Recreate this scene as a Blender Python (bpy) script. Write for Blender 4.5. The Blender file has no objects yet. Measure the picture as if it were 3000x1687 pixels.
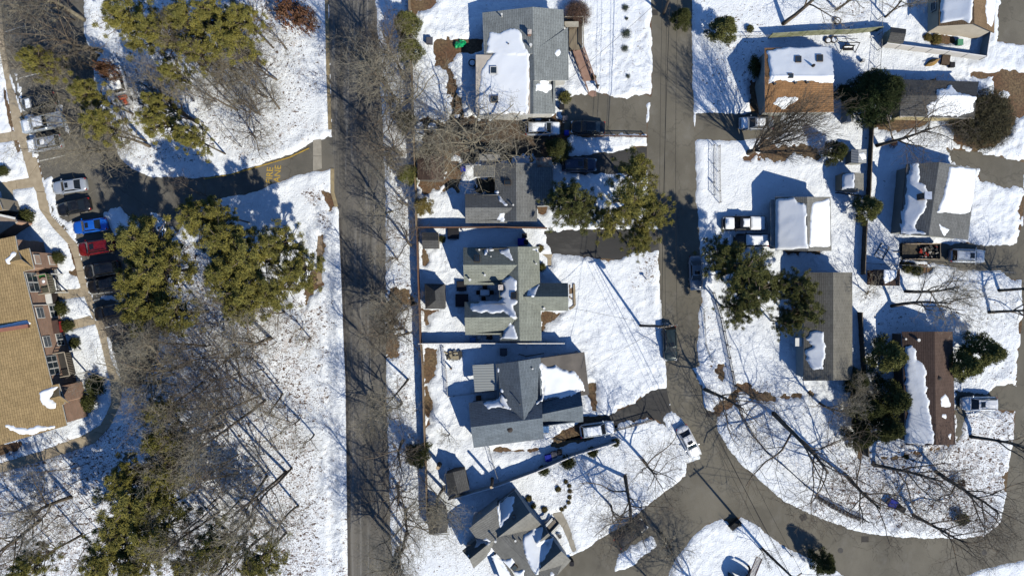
import bpy, bmesh, math, random
import numpy as np
from mathutils import Vector, Matrix
R = math.radians
sc = bpy.context.scene
# ---------------- camera, sky, sun, exposure ----------------
H = 95.0                      # height of the camera above the ground
S = 24.0/36.0*3000.0/H        # photo pixels per metre on the ground
cam = bpy.data.cameras.new('camera'); cam.lens = 24; cam.sensor_width = 36; cam.clip_start = 1; cam.clip_end = 2000
co = bpy.data.objects.new('camera', cam); sc.collection.objects.link(co); co.location = (0, 0, H); sc.camera = co
SUN_EL = R(41); SUN_DIR = Vector((0.66, -0.75, 0)).normalized()
w = bpy.data.worlds.new("World"); sc.world = w; w.use_nodes = True
nt = w.node_tree; bg = nt.nodes['Background']; sky = nt.nodes.new('ShaderNodeTexSky')
sky.sky_type = 'NISHITA'; sky.sun_disc = False; sky.sun_elevation = SUN_EL
sky.sun_rotation = math.atan2(SUN_DIR.x, SUN_DIR.y); sky.air_density = 0.95; sky.dust_density = 0.0; sky.ozone_density = 10.0
nt.links.new(sky.outputs[0], bg.inputs[0]); bg.inputs[1].default_value = 0.132
sl = bpy.data.lights.new('sun', 'SUN'); sl.energy = 5.0; sl.angle = R(0.5); sl.color = (1.0, 0.94, 0.80)
so = bpy.data.objects.new('sun', sl); sc.collection.objects.link(so); so.location = (40, -40, 80)
sv = Vector((SUN_DIR.x*math.cos(SUN_EL), SUN_DIR.y*math.cos(SUN_EL), math.sin(SUN_EL)))
so.rotation_euler = sv.to_track_quat('Z', 'Y').to_euler()
sc.view_settings.view_transform = 'Standard'; sc.view_settings.look = 'None'; sc.view_settings.gamma = 1
sc.view_settings.exposure = 0.0
try: sc.cycles.max_bounces = 4; sc.cycles.diffuse_bounces = 0; sc.cycles.glossy_bounces = 2; sc.cycles.transparent_max_bounces = 4
except Exception: pass

# ---------------- helpers ----------------
rng = random.Random(7); nrng = np.random.RandomState(11)
C = sc.collection
def W(px, py, h=0.0):
    k = (H-h)/H/S
    return Vector(((px-1500)*k, (843.5-py)*k, h))
def T(r, c, pts):             # points read off an enlarged region of the photograph -> photograph pixels
    k = 600/1547 if r < 2 else 600/1544
    return [(600*c+u*k, 562*r+v*k) for u, v in pts]
def T1(r, c, u, v): return T(r, c, [(u, v)])[0]
def Z5(pts): return [(1340+.198*u, 1400+.198*v) for u, v in pts]
def Z4(pts): return [(1230+.2346*u, 960+.2346*v) for u, v in pts]
def Z3(pts): return [(1230+.1794*u, 660+.1794*v) for u, v in pts]

class NT:
    def __init__(s, name):
        s.m = bpy.data.materials.new(name); s.m.use_nodes = True; s.t = s.m.node_tree; s.b = s.t.nodes['Principled BSDF']
    def n(s, typ, **kw):
        n = s.t.nodes.new(typ)
        for k, v in kw.items():
            if k in n.inputs: n.inputs[k].default_value = v
            else: setattr(n, k, v)
        return n
    def l(s, a, b): s.t.links.new(a, b)
    def mix(s, fac, a, b, mode='MIX'):
        n = s.t.nodes.new('ShaderNodeMix'); n.data_type = 'RGBA'; n.blend_type = mode
        for i, v in ((0, fac), (6, a), (7, b)):
            if hasattr(v, 'links') or hasattr(v, 'is_linked'): s.l(v, n.inputs[i])
            else: n.inputs[i].default_value = v if i == 0 else (*v, 1)
        return n.outputs[2]
    def ramp(s, v, a, b, lo=0.0, hi=1.0):
        n = s.t.nodes.new('ShaderNodeMapRange'); s.l(v, n.inputs[0])
        n.inputs[1].default_value = a; n.inputs[2].default_value = b; n.inputs[3].default_value = lo; n.inputs[4].default_value = hi
        return n.outputs[0]
    def noise(s, co, scale, detail=4, rough=.6, stretch=None):
        if stretch:
            mp = s.n('ShaderNodeMapping'); mp.inputs['Scale'].default_value = stretch; s.l(co, mp.inputs[0]); co = mp.outputs[0]
        n = s.n('ShaderNodeTexNoise'); n.inputs['Scale'].default_value = scale; n.inputs['Detail'].default_value = detail
        n.inputs['Roughness'].default_value = rough; s.l(co, n.inputs['Vector']); return n.outputs[0]
    def co(s, k='Object'): return s.n('ShaderNodeTexCoord').outputs[k]
    def bump(s, v, st, dist=.05):
        n = s.n('ShaderNodeBump'); n.inputs['Strength'].default_value = st; n.inputs['Distance'].default_value = dist
        s.l(v, n.inputs['Height']); s.l(n.outputs[0], s.b.inputs['Normal'])
MATS = {}
def mat(name, c1, c2=None, scale=2.0, rough=.85, bump=0, bscale=None, metal=0, spec=.3, stretch=None, lo=.35, hi=.65):
    if name in MATS: return MATS[name]
    t = NT(name); c2 = c2 or tuple(x*.75 for x in c1); o = t.co()
    f = t.ramp(t.noise(o, scale, stretch=stretch), lo, hi)
    t.l(t.mix(f, c1, c2), t.b.inputs['Base Color']); t.b.inputs['Roughness'].default_value = rough
    t.b.inputs['Metallic'].default_value = metal; t.b.inputs['Specular IOR Level'].default_value = spec
    if bump: t.bump(t.noise(o, bscale or scale*3), bump)
    MATS[name] = t.m; return t.m
def paint(name, c):
    if name in MATS: return MATS[name]
    t = NT(name); o = t.co(); f = t.ramp(t.noise(o, 3.0), .45, .8)
    t.l(t.mix(f, c, tuple(x*.8+.03 for x in c)), t.b.inputs['Base Color'])
    t.b.inputs['Roughness'].default_value = .28; t.b.inputs['Metallic'].default_value = .25
    t.b.inputs['Coat Weight'].default_value = .5; t.b.inputs['Coat Roughness'].default_value = .1
    MATS[name] = t.m; return t.m
def shingle(name, c, row=.26):
    if name in MATS: return MATS[name]
    t = NT(name); uv = t.co('UV')
    b = t.n('ShaderNodeTexBrick'); b.inputs['Scale'].default_value = 1.0
    b.inputs['Brick Width'].default_value = .9; b.inputs['Row Height'].default_value = row
    b.inputs['Mortar Size'].default_value = .028; b.inputs['Mortar Smooth'].default_value = .4
    b.inputs['Color1'].default_value = (*c, 1); b.inputs['Color2'].default_value = (*[x*.86 for x in c], 1)
    b.inputs['Mortar'].default_value = (*[x*.5 for x in c], 1); t.l(uv, b.inputs['Vector'])
    f = t.ramp(t.noise(t.co(), .9, 5), .35, .7); g = t.ramp(t.noise(t.co(), 9, 3), .3, .7)
    a = t.mix(f, (1.06, 1.06, 1.06), (.82, .82, .82)); a2 = t.mix(g, (1.12, 1.12, 1.12), (.84, .84, .84))
    k = t.mix(1.0, b.outputs[0], a, 'MULTIPLY'); k = t.mix(1.0, k, a2, 'MULTIPLY')
    t.l(k, t.b.inputs['Base Color']); t.b.inputs['Roughness'].default_value = .95; t.b.inputs['Specular IOR Level'].default_value = .15
    inv = t.ramp(b.outputs['Fac'], 0, 1, 1, 0); t.bump(inv, .5, .03)
    MATS[name] = t.m; return t.m
def glass(name='window_glass', c=(.03, .045, .06)):
    if name in MATS: return MATS[name]
    t = NT(name); t.b.inputs['Base Color'].default_value = (*c, 1); t.b.inputs['Roughness'].default_value = .08
    t.b.inputs['Specular IOR Level'].default_value = .6
    MATS[name] = t.m; return t.m
def vmat(name, rough=.8):     # foliage: own colour per leaf tuft, stored on the mesh
    if name in MATS: return MATS[name]
    t = NT(name); a = t.n('ShaderNodeAttribute'); a.attribute_name = 'leaf'
    t.l(a.outputs['Color'], t.b.inputs['Base Color']); t.b.inputs['Roughness'].default_value = rough
    t.b.inputs['Specular IOR Level'].default_value = .15
    MATS[name] = t.m; return t.m

class MB:
    def __init__(s): s.v = []; s.f = []; s.mi = []; s.uv = None
    def poly(s, pts, m=0):
        n = len(s.v); s.v += [tuple(p) for p in pts]; s.f.append(tuple(range(n, n+len(pts)))); s.mi.append(m)
    def box(s, c, d, rz=0, m=0, top=None):
        cx, cy, cz = c; hx, hy, hz = d[0]/2, d[1]/2, d[2]/2; ca, sa = math.cos(rz), math.sin(rz); n = len(s.v)
        for z in (-1, 1):
            k = top if (top and z > 0) else 1
            for x, y in ((-1, -1), (1, -1), (1, 1), (-1, 1)):
                X, Y = x*hx*k, y*hy*k; s.v.append((cx+X*ca-Y*sa, cy+X*sa+Y*ca, cz+z*hz))
        for q in ((0, 3, 2, 1), (4, 5, 6, 7), (0, 1, 5, 4), (1, 2, 6, 5), (2, 3, 7, 6), (3, 0, 4, 7)):
            s.f.append(tuple(n+i for i in q)); s.mi.append(m)
    def tube(s, pts, rad, k=6, m=0, cap=True):
        pts = [Vector(p) for p in pts]; n0 = len(s.v); L = len(pts)
        if not hasattr(rad, '__len__'): rad = [rad]*L
        for i, p in enumerate(pts):
            d = (pts[min(i+1, L-1)]-pts[max(i-1, 0)])
            if d.length < 1e-6: d = Vector((0, 0, 1))
            d.normalize(); a = d.orthogonal().normalized(); b = d.cross(a)
            for j in range(k):
                t = 2*math.pi*j/k; s.v.append(tuple(p+(a*math.cos(t)+b*math.sin(t))*rad[i]))
        for i in range(L-1):
            for j in range(k):
                a = n0+i*k+j; b = n0+i*k+(j+1) % k; s.f.append((a, b, b+k, a+k)); s.mi.append(m)
        if cap:
            s.f.append(tuple(n0+j for j in range(k))[::-1]); s.mi.append(m)
            s.f.append(tuple(n0+(L-1)*k+j for j in range(k))); s.mi.append(m)
    def bar(s, a, b, wd, ht, m=0):
        a = Vector(a); b = Vector(b); d = (b-a).normalized(); u = Vector((0, 0, 1)) if abs(d.z) < .9 else Vector((1, 0, 0))
        sd = d.cross(u).normalized()*wd/2; up = sd.cross(d).normalized()*ht/2; n = len(s.v)
        for p in (a, b):
            for q in (-sd-up, sd-up, sd+up, -sd+up): s.v.append(tuple(p+q))
        for q in ((0, 3, 2, 1), (4, 5, 6, 7), (0, 1, 5, 4), (1, 2, 6, 5), (2, 3, 7, 6), (3, 0, 4, 7)):
            s.f.append(tuple(n+i for i in q)); s.mi.append(m)
    def prism(s, loop, z0, z1, m=0, ms=None):
        loop = ccw(loop); n = len(s.v); L = len(loop)
        for z in (z0, z1): s.v += [(p[0], p[1], z) for p in loop]
        s.f.append(tuple(n+L+i for i in range(L))); s.mi.append(m)
        s.f.append(tuple(n+L-1-i for i in range(L))); s.mi.append(m)
        for i in range(L):
            j = (i+1) % L; s.f.append((n+i, n+j, n+L+j, n+L+i)); s.mi.append(m if ms is None else ms)
    def build(s, name, mats, parent=None, smooth=False, bevel=0, local=True):
        me = bpy.data.meshes.new(name)
        vs = s.v
        if parent is not None and local:
            lo = WL(parent); vs = [(v[0]-lo.x, v[1]-lo.y, v[2]-lo.z) for v in s.v]
        me.from_pydata(vs, [], s.f); me.polygons.foreach_set('material_index', s.mi)
        if not isinstance(mats, (list, tuple)): mats = [mats]
        for m in mats: me.materials.append(m)
        if smooth: me.polygons.foreach_set('use_smooth', [True]*len(s.f))
        if bevel:
            bm = bmesh.new(); bm.from_mesh(me); bmesh.ops.bevel(bm, geom=bm.edges[:], offset=bevel, segments=2, affect='EDGES', profile=.6); bm.to_mesh(me); bm.free()
        me.validate(); me.update()
        o = bpy.data.objects.new(name, me); C.objects.link(o)
        if parent is not None: o.parent = parent
        return o
def WL(o):
    v = Vector((0, 0, 0))
    while o is not None: v += o.location; o = o.parent
    return v
def ccw(l):
    a = sum(l[i][0]*l[(i+1) % len(l)][1]-l[(i+1) % len(l)][0]*l[i][1] for i in range(len(l)))
    return list(l) if a > 0 else list(l)[::-1]
def tag(o, label=None, cat=None, group=None, kind=None):
    if label: o['label'] = label
    if cat: o['category'] = cat
    if group: o['group'] = group
    if kind: o['kind'] = kind
    return o
def root(name, loc, label, cat, group=None, rz=0):
    o = bpy.data.objects.new(name, None); o.empty_display_size = .3; C.objects.link(o); o.location = loc; o.rotation_euler.z = rz
    return tag(o, label, cat, group)
def tree_copy(o, parent=None):
    c = o.copy(); C.objects.link(c)
    if parent is not None: c.parent = parent
    for ch in list(o.children): tree_copy(ch, c)
    return c
def inset(loop, d):
    loop = ccw(loop); out = []; L = len(loop)
    for i in range(L):
        p0, p, p1 = Vector(loop[i-1][:2]), Vector(loop[i][:2]), Vector(loop[(i+1) % L][:2])
        a = (p-p0).normalized(); b = (p1-p).normalized(); na = Vector((-a.y, a.x)); nb = Vector((-b.y, b.x))
        k = 1+na.dot(nb); q = p+(na+nb)*(d/max(k, .35)); out.append((q.x, q.y))
    return out
# distance to a polygon, positive inside
def sdf(X, Y, poly):
    d = np.full(X.shape, 1e9); ins = np.zeros(X.shape, bool); n = len(poly)
    for i in range(n):
        ax, ay = poly[i]; bx, by = poly[(i+1) % n]; ex, ey = bx-ax, by-ay
        t = np.clip(((X-ax)*ex+(Y-ay)*ey)/(ex*ex+ey*ey+1e-12), 0, 1)
        d = np.minimum(d, (X-ax-t*ex)**2+(Y-ay-t*ey)**2)
        c = ((ay > Y) != (by > Y))
        with np.errstate(divide='ignore', invalid='ignore'):
            ins ^= c & (X < (bx-ax)*(Y-ay)/(by-ay+1e-15)+ax)
    d = np.sqrt(d); return np.where(ins, d, -d)
def sdf_c(X, Y, poly, far=-9.0, mrg=2.5):
    p = np.array(poly); out = np.full(X.shape, far)
    m = (X > p[:, 0].min()-mrg) & (X < p[:, 0].max()+mrg) & (Y > p[:, 1].min()-mrg) & (Y < p[:, 1].max()+mrg)
    if m.any(): out[m] = sdf(X[m], Y[m], poly)
    return out
_lat = nrng.rand(512, 512)
def vnoise(X, Y, s, off=0):
    x = X*s+100.3+off*17.7; y = Y*s+57.1+off*9.3; xi = np.floor(x).astype(int); yi = np.floor(y).astype(int)
    fx = x-xi; fy = y-yi; fx = fx*fx*(3-2*fx); fy = fy*fy*(3-2*fy)
    g = lambda a, b: _lat[a % 512, b % 512]
    return (g(xi, yi)*(1-fx)+g(xi+1, yi)*fx)*(1-fy)+(g(xi, yi+1)*(1-fx)+g(xi+1, yi+1)*fx)*fy-.5
def fbm(X, Y, s, o=4, off=0):
    r = 0; a = 1
    for i in range(o): r = r+a*vnoise(X, Y, s*2**i, off+i); a *= .55
    return r
# ---------------- ground, roads, snow ----------------
def xy(pts): return [tuple(W(*p)[:2]) for p in pts]
soil = NT('soil_and_leaves'); o = soil.co()
f1 = soil.ramp(soil.noise(o, .35, 5), .4, .62); f2 = soil.ramp(soil.noise(o, 3.5, 5, .75), .42, .6)
a = soil.mix(f1, (.20, .14, .075), (.15, .075, .04)); a = soil.mix(f2, a, (.075, .05, .03))
f3 = soil.ramp(soil.noise(o, 7, 3), .62, .7); a = soil.mix(f3, a, (.32, .17, .085))
soil.l(a, soil.b.inputs['Base Color']); soil.b.inputs['Roughness'].default_value = .95; soil.bump(soil.noise(o, 5, 5), .8, .1)
soil = soil.m
g = MB(); g.poly([(-400, -400, 0), (400, -400, 0), (400, 400, 0), (-400, 400, 0)]); tag(g.build('ground', soil), kind='structure')

def asphalt(name, c1, c2, streak, crack=.35, salt=.15):
    t = NT(name); o = t.co()
    f = t.ramp(t.noise(o, .25, 5, .6, streak), .35, .65); a = t.mix(f, c1, c2)
    f = t.ramp(t.noise(o, 14, 3, .8), .3, .7); a = t.mix(1.0, a, t.mix(f, (.8, .8, .8), (1.22, 1.2, 1.17)), 'MULTIPLY')
    f = t.ramp(t.noise(o, .11, 4, .6), .60, .68, 0, .3); a = t.mix(f, a, tuple(x*.45 for x in c1))
    f = t.ramp(t.noise(o, .6, 6, .7, streak), .52, .75, 0, salt*2); a = t.mix(f, a, (.30, .29, .27))
    v = t.n('ShaderNodeTexVoronoi'); v.feature = 'DISTANCE_TO_EDGE'; v.inputs['Scale'].default_value = .13
    wn = t.n('ShaderNodeTexNoise'); wn.inputs['Scale'].default_value = 1.2; wn.inputs['Detail'].default_value = 5; t.l(o, wn.inputs['Vector'])
    va = t.n('ShaderNodeVectorMath'); va.operation = 'MULTIPLY_ADD'; va.inputs[1].default_value = (1.6, 1.6, 1.6); t.l(wn.outputs[1], va.inputs[0]); t.l(o, va.inputs[2])
    t.l(va.outputs[0], v.inputs['Vector']); f = t.ramp(v.outputs['Distance'], .004, .012, crack, 0); a = t.mix(f, a, (.05, .046, .04))
    t.l(a, t.b.inputs['Base Color']); t.b.inputs['Roughness'].default_value = .8; t.bump(t.noise(o, 25, 2), .3, .02)
    t.b.inputs['Specular IOR Level'].default_value = .25
    return t.m
as_grey = asphalt('asphalt_grey', (.105, .099, .088), (.165, .155, .138), (3.2, .09, 1), .35, .55)
as_tan = asphalt('asphalt_worn', (.115, .106, .086), (.16, .148, .12), (.8, .5, 1), .3, .1)
as_dark = asphalt('asphalt_sealed', (.042, .042, .042), (.062, .06, .058), (.3, 1, 1), .2, .1)
as_lot = asphalt('asphalt_lot', (.105, .10, .088), (.15, .14, .12), (1, 1, 1), .4, .12)
concrete = mat('concrete', (.42, .35, .25), (.33, .27, .19), 1.5, .9, .2, 12)
conc_grey = mat('concrete_grey', (.36, .33, .28), (.27, .25, .21), 1.2, .9, .2, 12)
BARE = []     # (polygon in metres, raggedness)
def sheet(name, pts, z, m, rag=.1, kind='structure', bare=True):
    p = xy(pts); b = MB(); b.poly([(x, y, z) for x, y in ccw(p)]); ob = b.build(name, m); tag(ob, kind=kind)
    if bare: BARE.append((p, rag))
    return ob
LA = [(962, -170), (962, 0), (966, 200), (972, 380), (976, 562), (990, 612), (1000, 760), (1007, 989), (1013, 1124), (1020, 1687), (1022, 1860)]
RA = [(1100, -170), (1102, 0), (1112, 200), (1123, 380), (1131, 562), (1131, 612), (1131, 989), (1133, 1124), (1140, 1400), (1152, 1687), (1156, 1860)]
sheet('road', LA+RA[::-1], .004, as_grey, .12)
# right hand road with its bend
RB = ([(1906, -170), (1907, 0), (1911, 270), (1904, 300), (1896, 380), (1895, 562), (1926, 640), (1929, 760), (1933, 900), (1948, 1047), (1952, 1136), (1969, 1212), (1994, 1225), (2030, 1290), (2050, 1342), (2010, 1357), (2010, 1392), (1967, 1427), (1916, 1466), (1858, 1512), (1812, 1545), (1700, 1612), (1560, 1700), (1500, 1860), (1900, 1860), (1955, 1687), (1982, 1637), (2014, 1594), (2068, 1536), (2110, 1521),
       (2169, 1514), (2219, 1543), (2266, 1578), (2317, 1610), (2344, 1622), (2400, 1650), (2480, 1690), (2560, 1860), (2790, 1860), (2828, 1687), (2930, 1655), (3000, 1640), (3170, 1600), (3170, -170), (3060, -170), (3020, 300), (3003, 560), (2992, 700), (2994, 950), (2980, 1050), (2975, 1200), (2971, 1279), (2956, 1357), (2948, 1435), (2932, 1528), (2886, 1571), (2730, 1576), (2594, 1567), (2516, 1555), (2400, 1516), (2351, 1493), (2297, 1466), (2188, 1373), (2142, 1322), (2103, 1260), (2099, 1217), (2064, 1190), (2050, 1060), (2045, 1010), (2047, 930), (2056, 880), (2052, 717), (2042, 562), (2037, 415), (2033, 330), (2027, 0), (2026, -170)])
sheet('road', RB, .004, as_tan, .16)
# parking lot and fire lane
LOT = [(-170, -170), (248, -170), (248, 97), (271, 175), (279, 271), (326, 388), (349, 458), (388, 496), (446, 520), (600, 520), (678, 508), (755, 485), (852, 450), (910, 419), (962, 400), (975, 402), (979, 494), (922, 504), (852, 520), (794, 543), (755, 562), (656, 580), (560, 620), (520, 690), (500, 760), (480, 850), (470, 950), (460, 1050), (400, 1140), (357, 1130), (335, 1040), (322, 1000), (300, 950), (256, 833), (237, 752), (229, 713), (194, 674), (153, 632), (136, 562), (116, 481), (89, 400), (58, 310), (19, 194), (0, 93), (-170, -100)]
sheet('parking_lot', LOT, .006, as_lot, .15)
# driveways
def Tm(*a):
    out = []
    for r, c, l in a: out += T(r, c, l)
    return out
DRV = [
 ('driveway', Tm((0,2,[(1140,860),(1180,745),(1240,712),(1330,712),(1400,690),(1450,710),(1547,735)]), (0,3,[(90,750),(150,715),(240,715),(285,740),(245,800),(245,1005)])) + [(1700,400),(1650,392),(1655,350)], as_tan, .3),
 ('driveway', Tm((0,2,[(1130,1200),(1200,1175),(1380,1170),(1547,1150)]), (0,3,[(0,1150),(100,1120),(245,1110),(245,1330),(0,1320)]), (0,2,[(1300,1325),(1150,1300)])), as_dark, .2),
 ('driveway', [(1590,676),(1926,668),(1931,735),(1912,742),(1885,738),(1839,748),(1815,763),(1800,760),(1704,752),(1640,750),(1612,748),(1608,730),(1596,710)], as_dark, .3),
 ('driveway', T(2,3,[(-230,420),(-150,290),(0,215),(150,150),(280,50),(390,30),(435,220),(395,225),(400,330),(320,270),(240,250),(0,330),(-100,380)])+[(1640,1290),(1615,1285)], as_dark, .35),
 ('driveway', [(2036,332),(2120,330),(2190,331),(2290,335),(2290,395),(2180,412),(2036,410)], as_tan, .2),
 ('driveway', T(0,4,[(960,1130),(1100,1140),(1220,1150),(1420,1200),(1560,1230),(1560,1440),(1400,1420),(1220,1370),(1200,1280),(1000,1240)]), as_tan, .4),
 ('driveway', T(1,4,[(610,390),(880,390),(1130,390),(1470,400),(1500,350),(1530,260),(1547,150),(1560,660),(1440,660),(1360,600),(1000,580),(860,540),(610,520)]), as_tan, .3),
 ('driveway', T(2,4,[(1030,190),(1100,200),(1110,230),(1070,420),(1025,460),(1025,50),(1250,60),(1300,20),(1450,0),(1500,30),(1480,200)]), as_tan, .4),
 ('driveway', T(0,4,[(1370,-200),(1560,-200),(1560,345),(1440,330),(1350,310),(1350,200)]), as_tan, .3),
 ('dark_yard', T(0,4,[(1130,545),(1300,580),(1380,520),(1560,560),(1560,880),(1480,880),(1440,1000),(1320,1120),(1200,1130),(1030,1060),(990,930),(1100,780),(1270,800),(1320,620),(1230,590)]), soil, .5),
]
for i, (n, p, m, rg) in enumerate(DRV): sheet(n, p, .008+.0005*i, m, rg)
sheet('litter_and_tree_shade', T(0,2,[(90,900),(300,880),(560,890),(1080,880),(1150,960),(1120,1120),(900,1190),(500,1200),(300,1140),(60,1120)]), .003, mat('litter_shade_tone', (.055,.045,.035), (.11,.075,.05), 2.5), bare=False)  # dark sheet: tree shade painted into the colour together with leaf debris
# walks
def walk(name, L, Rr, z, m, gap=.05, step=1.9):
    L = [Vector(q) for q in xy(L)]; Rr = [Vector(q) for q in xy(Rr)]; b = MB()
    for i in range(len(L)-1):
        n = max(1, round((L[i+1]-L[i]).length/step)); le = max((L[i+1]-L[i]).length, .1)
        for k in range(n):
            a = k/n+gap/le/2; c = (k+1)/n-gap/le/2
            q = [L[i].lerp(L[i+1], a), L[i].lerp(L[i+1], c), Rr[i].lerp(Rr[i+1], c), Rr[i].lerp(Rr[i+1], a)]
            b.prism([(p.x, p.y) for p in q], -.05, z, 0)
    BARE.append(([tuple(p) for p in L]+[tuple(p) for p in Rr[::-1]], .1)); return tag(b.build(name, m), kind='structure')
walk('walkway', [(-20,-40),(0,150),(16,240),(39,372),(66,446),(85,520),(105,562),(116,612),(155,667),(202,717),(217,756),(233,833),(264,911),(287,969),(306,1047),(325,1124),(326,1182),(295,1244),(233,1279),(117,1322),(0,1357),(-160,1400)],
     [(-2,-50),(12,120),(30,225),(62,337),(89,407),(112,481),(134,562),(150,632),(192,676),(226,715),(236,752),(254,833),(280,895),(310,965),(324,1047),(357,1124),(354,1174),(330,1240),(276,1299),(194,1326),(58,1369),(0,1382),(-160,1425)], .05, concrete)
walk('walkway', [(-160,400),(0,392),(62,381)], [(-160,425),(0,419),(68,408)], .052, concrete)
walk('walkway', [(-160,560),(0,535),(93,521)], [(-160,590),(0,560),(101,549)], .052, concrete)
walk('walkway', [(0,535),(8,590),(32,640)], [(34,530),(40,585),(50,628)], .054, concrete)
walk('walkway', [(148,857),(215,845),(252,840)], [(152,882),(220,872),(256,868)], .052, concrete)
walk('walkway', [(174,946),(225,935),(264,924)], [(178,968),(230,960),(285,948)], .052, concrete)
walk('sidewalk', T(1,2-1,[(855,330),(850,400),(848,520),(845,700)]), T(1,1,[(885,340),(888,400),(890,520),(885,690)]), .05, mat('concrete_brown', (.33,.25,.17), (.25,.19,.13), 1.5))
walk('sidewalk', T(0,1,[(818,1060),(818,1180),(818,1295)]), T(0,1,[(880,1050),(883,1180),(885,1275)]), .06, conc_grey)
walk('front_walk', Z5([(1390,520),(1560,740),(1640,930),(1700,1080)]), Z5([(1540,490),(1620,640),(1690,800),(1760,1080)]), .05, conc_grey)
walk('front_walk', T(1,2,[(1000,470),(1040,500),(1045,560)]), T(1,2,[(1085,470),(1070,505),(1068,560)]), .05, concrete)
# kerbs
kerb_m = mat('kerb', (.36,.29,.17), (.24,.19,.12), 1.2, .9)
def kerb(pts, wd=.3, ht=.13, m=None):
    b = MB(); p = [W(*q) for q in pts]
    for i in range(len(p)-1):
        d = (p[i+1]-p[i]).normalized(); n = Vector((-d.y, d.x, 0))*wd/2; q = [p[i]-n, p[i+1]-n, p[i+1]+n, p[i]+n]
        b.prism([(v.x, v.y) for v in q], -.05, ht+.0005*(i % 2))
    BARE.append(([tuple((v+Vector((-.12, 0, 0)))[:2]) for v in p]+[tuple((v+Vector((.2, .0, 0)))[:2]) for v in p[::-1]], .05))
    return tag(b.build('kerb', m or kerb_m), kind='structure')
kerb([(956,-150),(957,0),(961,200),(967,380)], .45); kerb([(974,495),(974,562),(986,606)], .5)
kerb([(1016,1124),(1023,1687)][::1], .3, .1, mat('kerb_dark', (.10,.09,.08)))
kerb([(996,640),(1003,800),(1010,989),(1016,1124)], .3, .1, mat('kerb_dark', (.10,.09,.08)))
yel = mat('yellow_paint', (.55,.36,.06), (.30,.21,.06), 4)
kerb(T(0,1,[(0,1352),(200,1318),(420,1256),(640,1190),(790,1120)]), .14, .1, yel)
# road markings: fire lane words and bay lines
wht = mat('white_paint', (.62,.62,.58), (.35,.34,.31), 3)
def text(name, s, px, py, size, rot, m, z=.014, parent=None, label=None, cat=None):
    cu = bpy.data.curves.new(name, 'FONT'); cu.body = s; cu.size = size; cu.align_x = 'CENTER'; cu.align_y = 'CENTER'; cu.extrude = 0; cu.offset = .02; cu.space_line = .85
    ob = bpy.data.objects.new(name, cu); C.objects.link(ob); ob.location = W(px, py) + Vector((0, 0, z)); ob.rotation_euler.z = rot
    dg = bpy.context.evaluated_depsgraph_get(); me = bpy.data.meshes.new_from_object(ob.evaluated_get(dg)); me.materials.clear(); me.materials.append(m)
    o2 = bpy.data.objects.new(name, me); C.objects.link(o2); o2.location = ob.location; o2.rotation_euler = ob.rotation_euler
    bpy.data.objects.remove(ob); return tag(o2, label, cat)
ft = text('fire_lane_marking', 'FIRE\nLANE', *T1(0,1,520,1328), 1.25, R(85), yel); tag(ft, kind='structure')
b = MB()
for a, c in [((12,95),(75,76)),((56,230),(190,196)),((113,473),(190,456)),((205,870),(330,855)),((300,962),(345,950)),((325,1075),(380,1062)),((245,795),(300,782)),((275,880),(330,868)),((130,555),(240,535)),((340,1150),(400,1130))]:
    p, q = W(*a), W(*c); d = (q-p).normalized(); n = Vector((-d.y, d.x, 0))*.07; b.poly([(v.x, v.y, .014) for v in (p-n, q-n, q+n, p+n)])
tag(b.build('bay_markings', wht), kind='structure')
b = MB()      # drain covers, manholes
for px, py in (T1(0,3,300,95), T1(1,1,1010,105), T1(2,4,160,1255), T1(2,4,1245,1270), T1(2,3,1430,1010)):
    p = W(px, py); b.tube([(p.x, p.y, 0), (p.x, p.y, .016)], .38, 14)
tag(b.build('manhole_covers', mat('iron_cover', (.09,.085,.08))), kind='structure')
b = MB()
for px, py, a in (T1(2,3,720,225)+(0,), T1(2,3,1425,1005)+(.5,), T1(2,4,345,1170)+(0,), T1(0,3,300,97)+(0,)):
    p = W(px, py); b.box((p.x, p.y, .0), (1.0, .8, .04), a)
tag(b.build('drain_grates', mat('drain_iron', (.06,.055,.05))), kind='structure')

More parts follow.
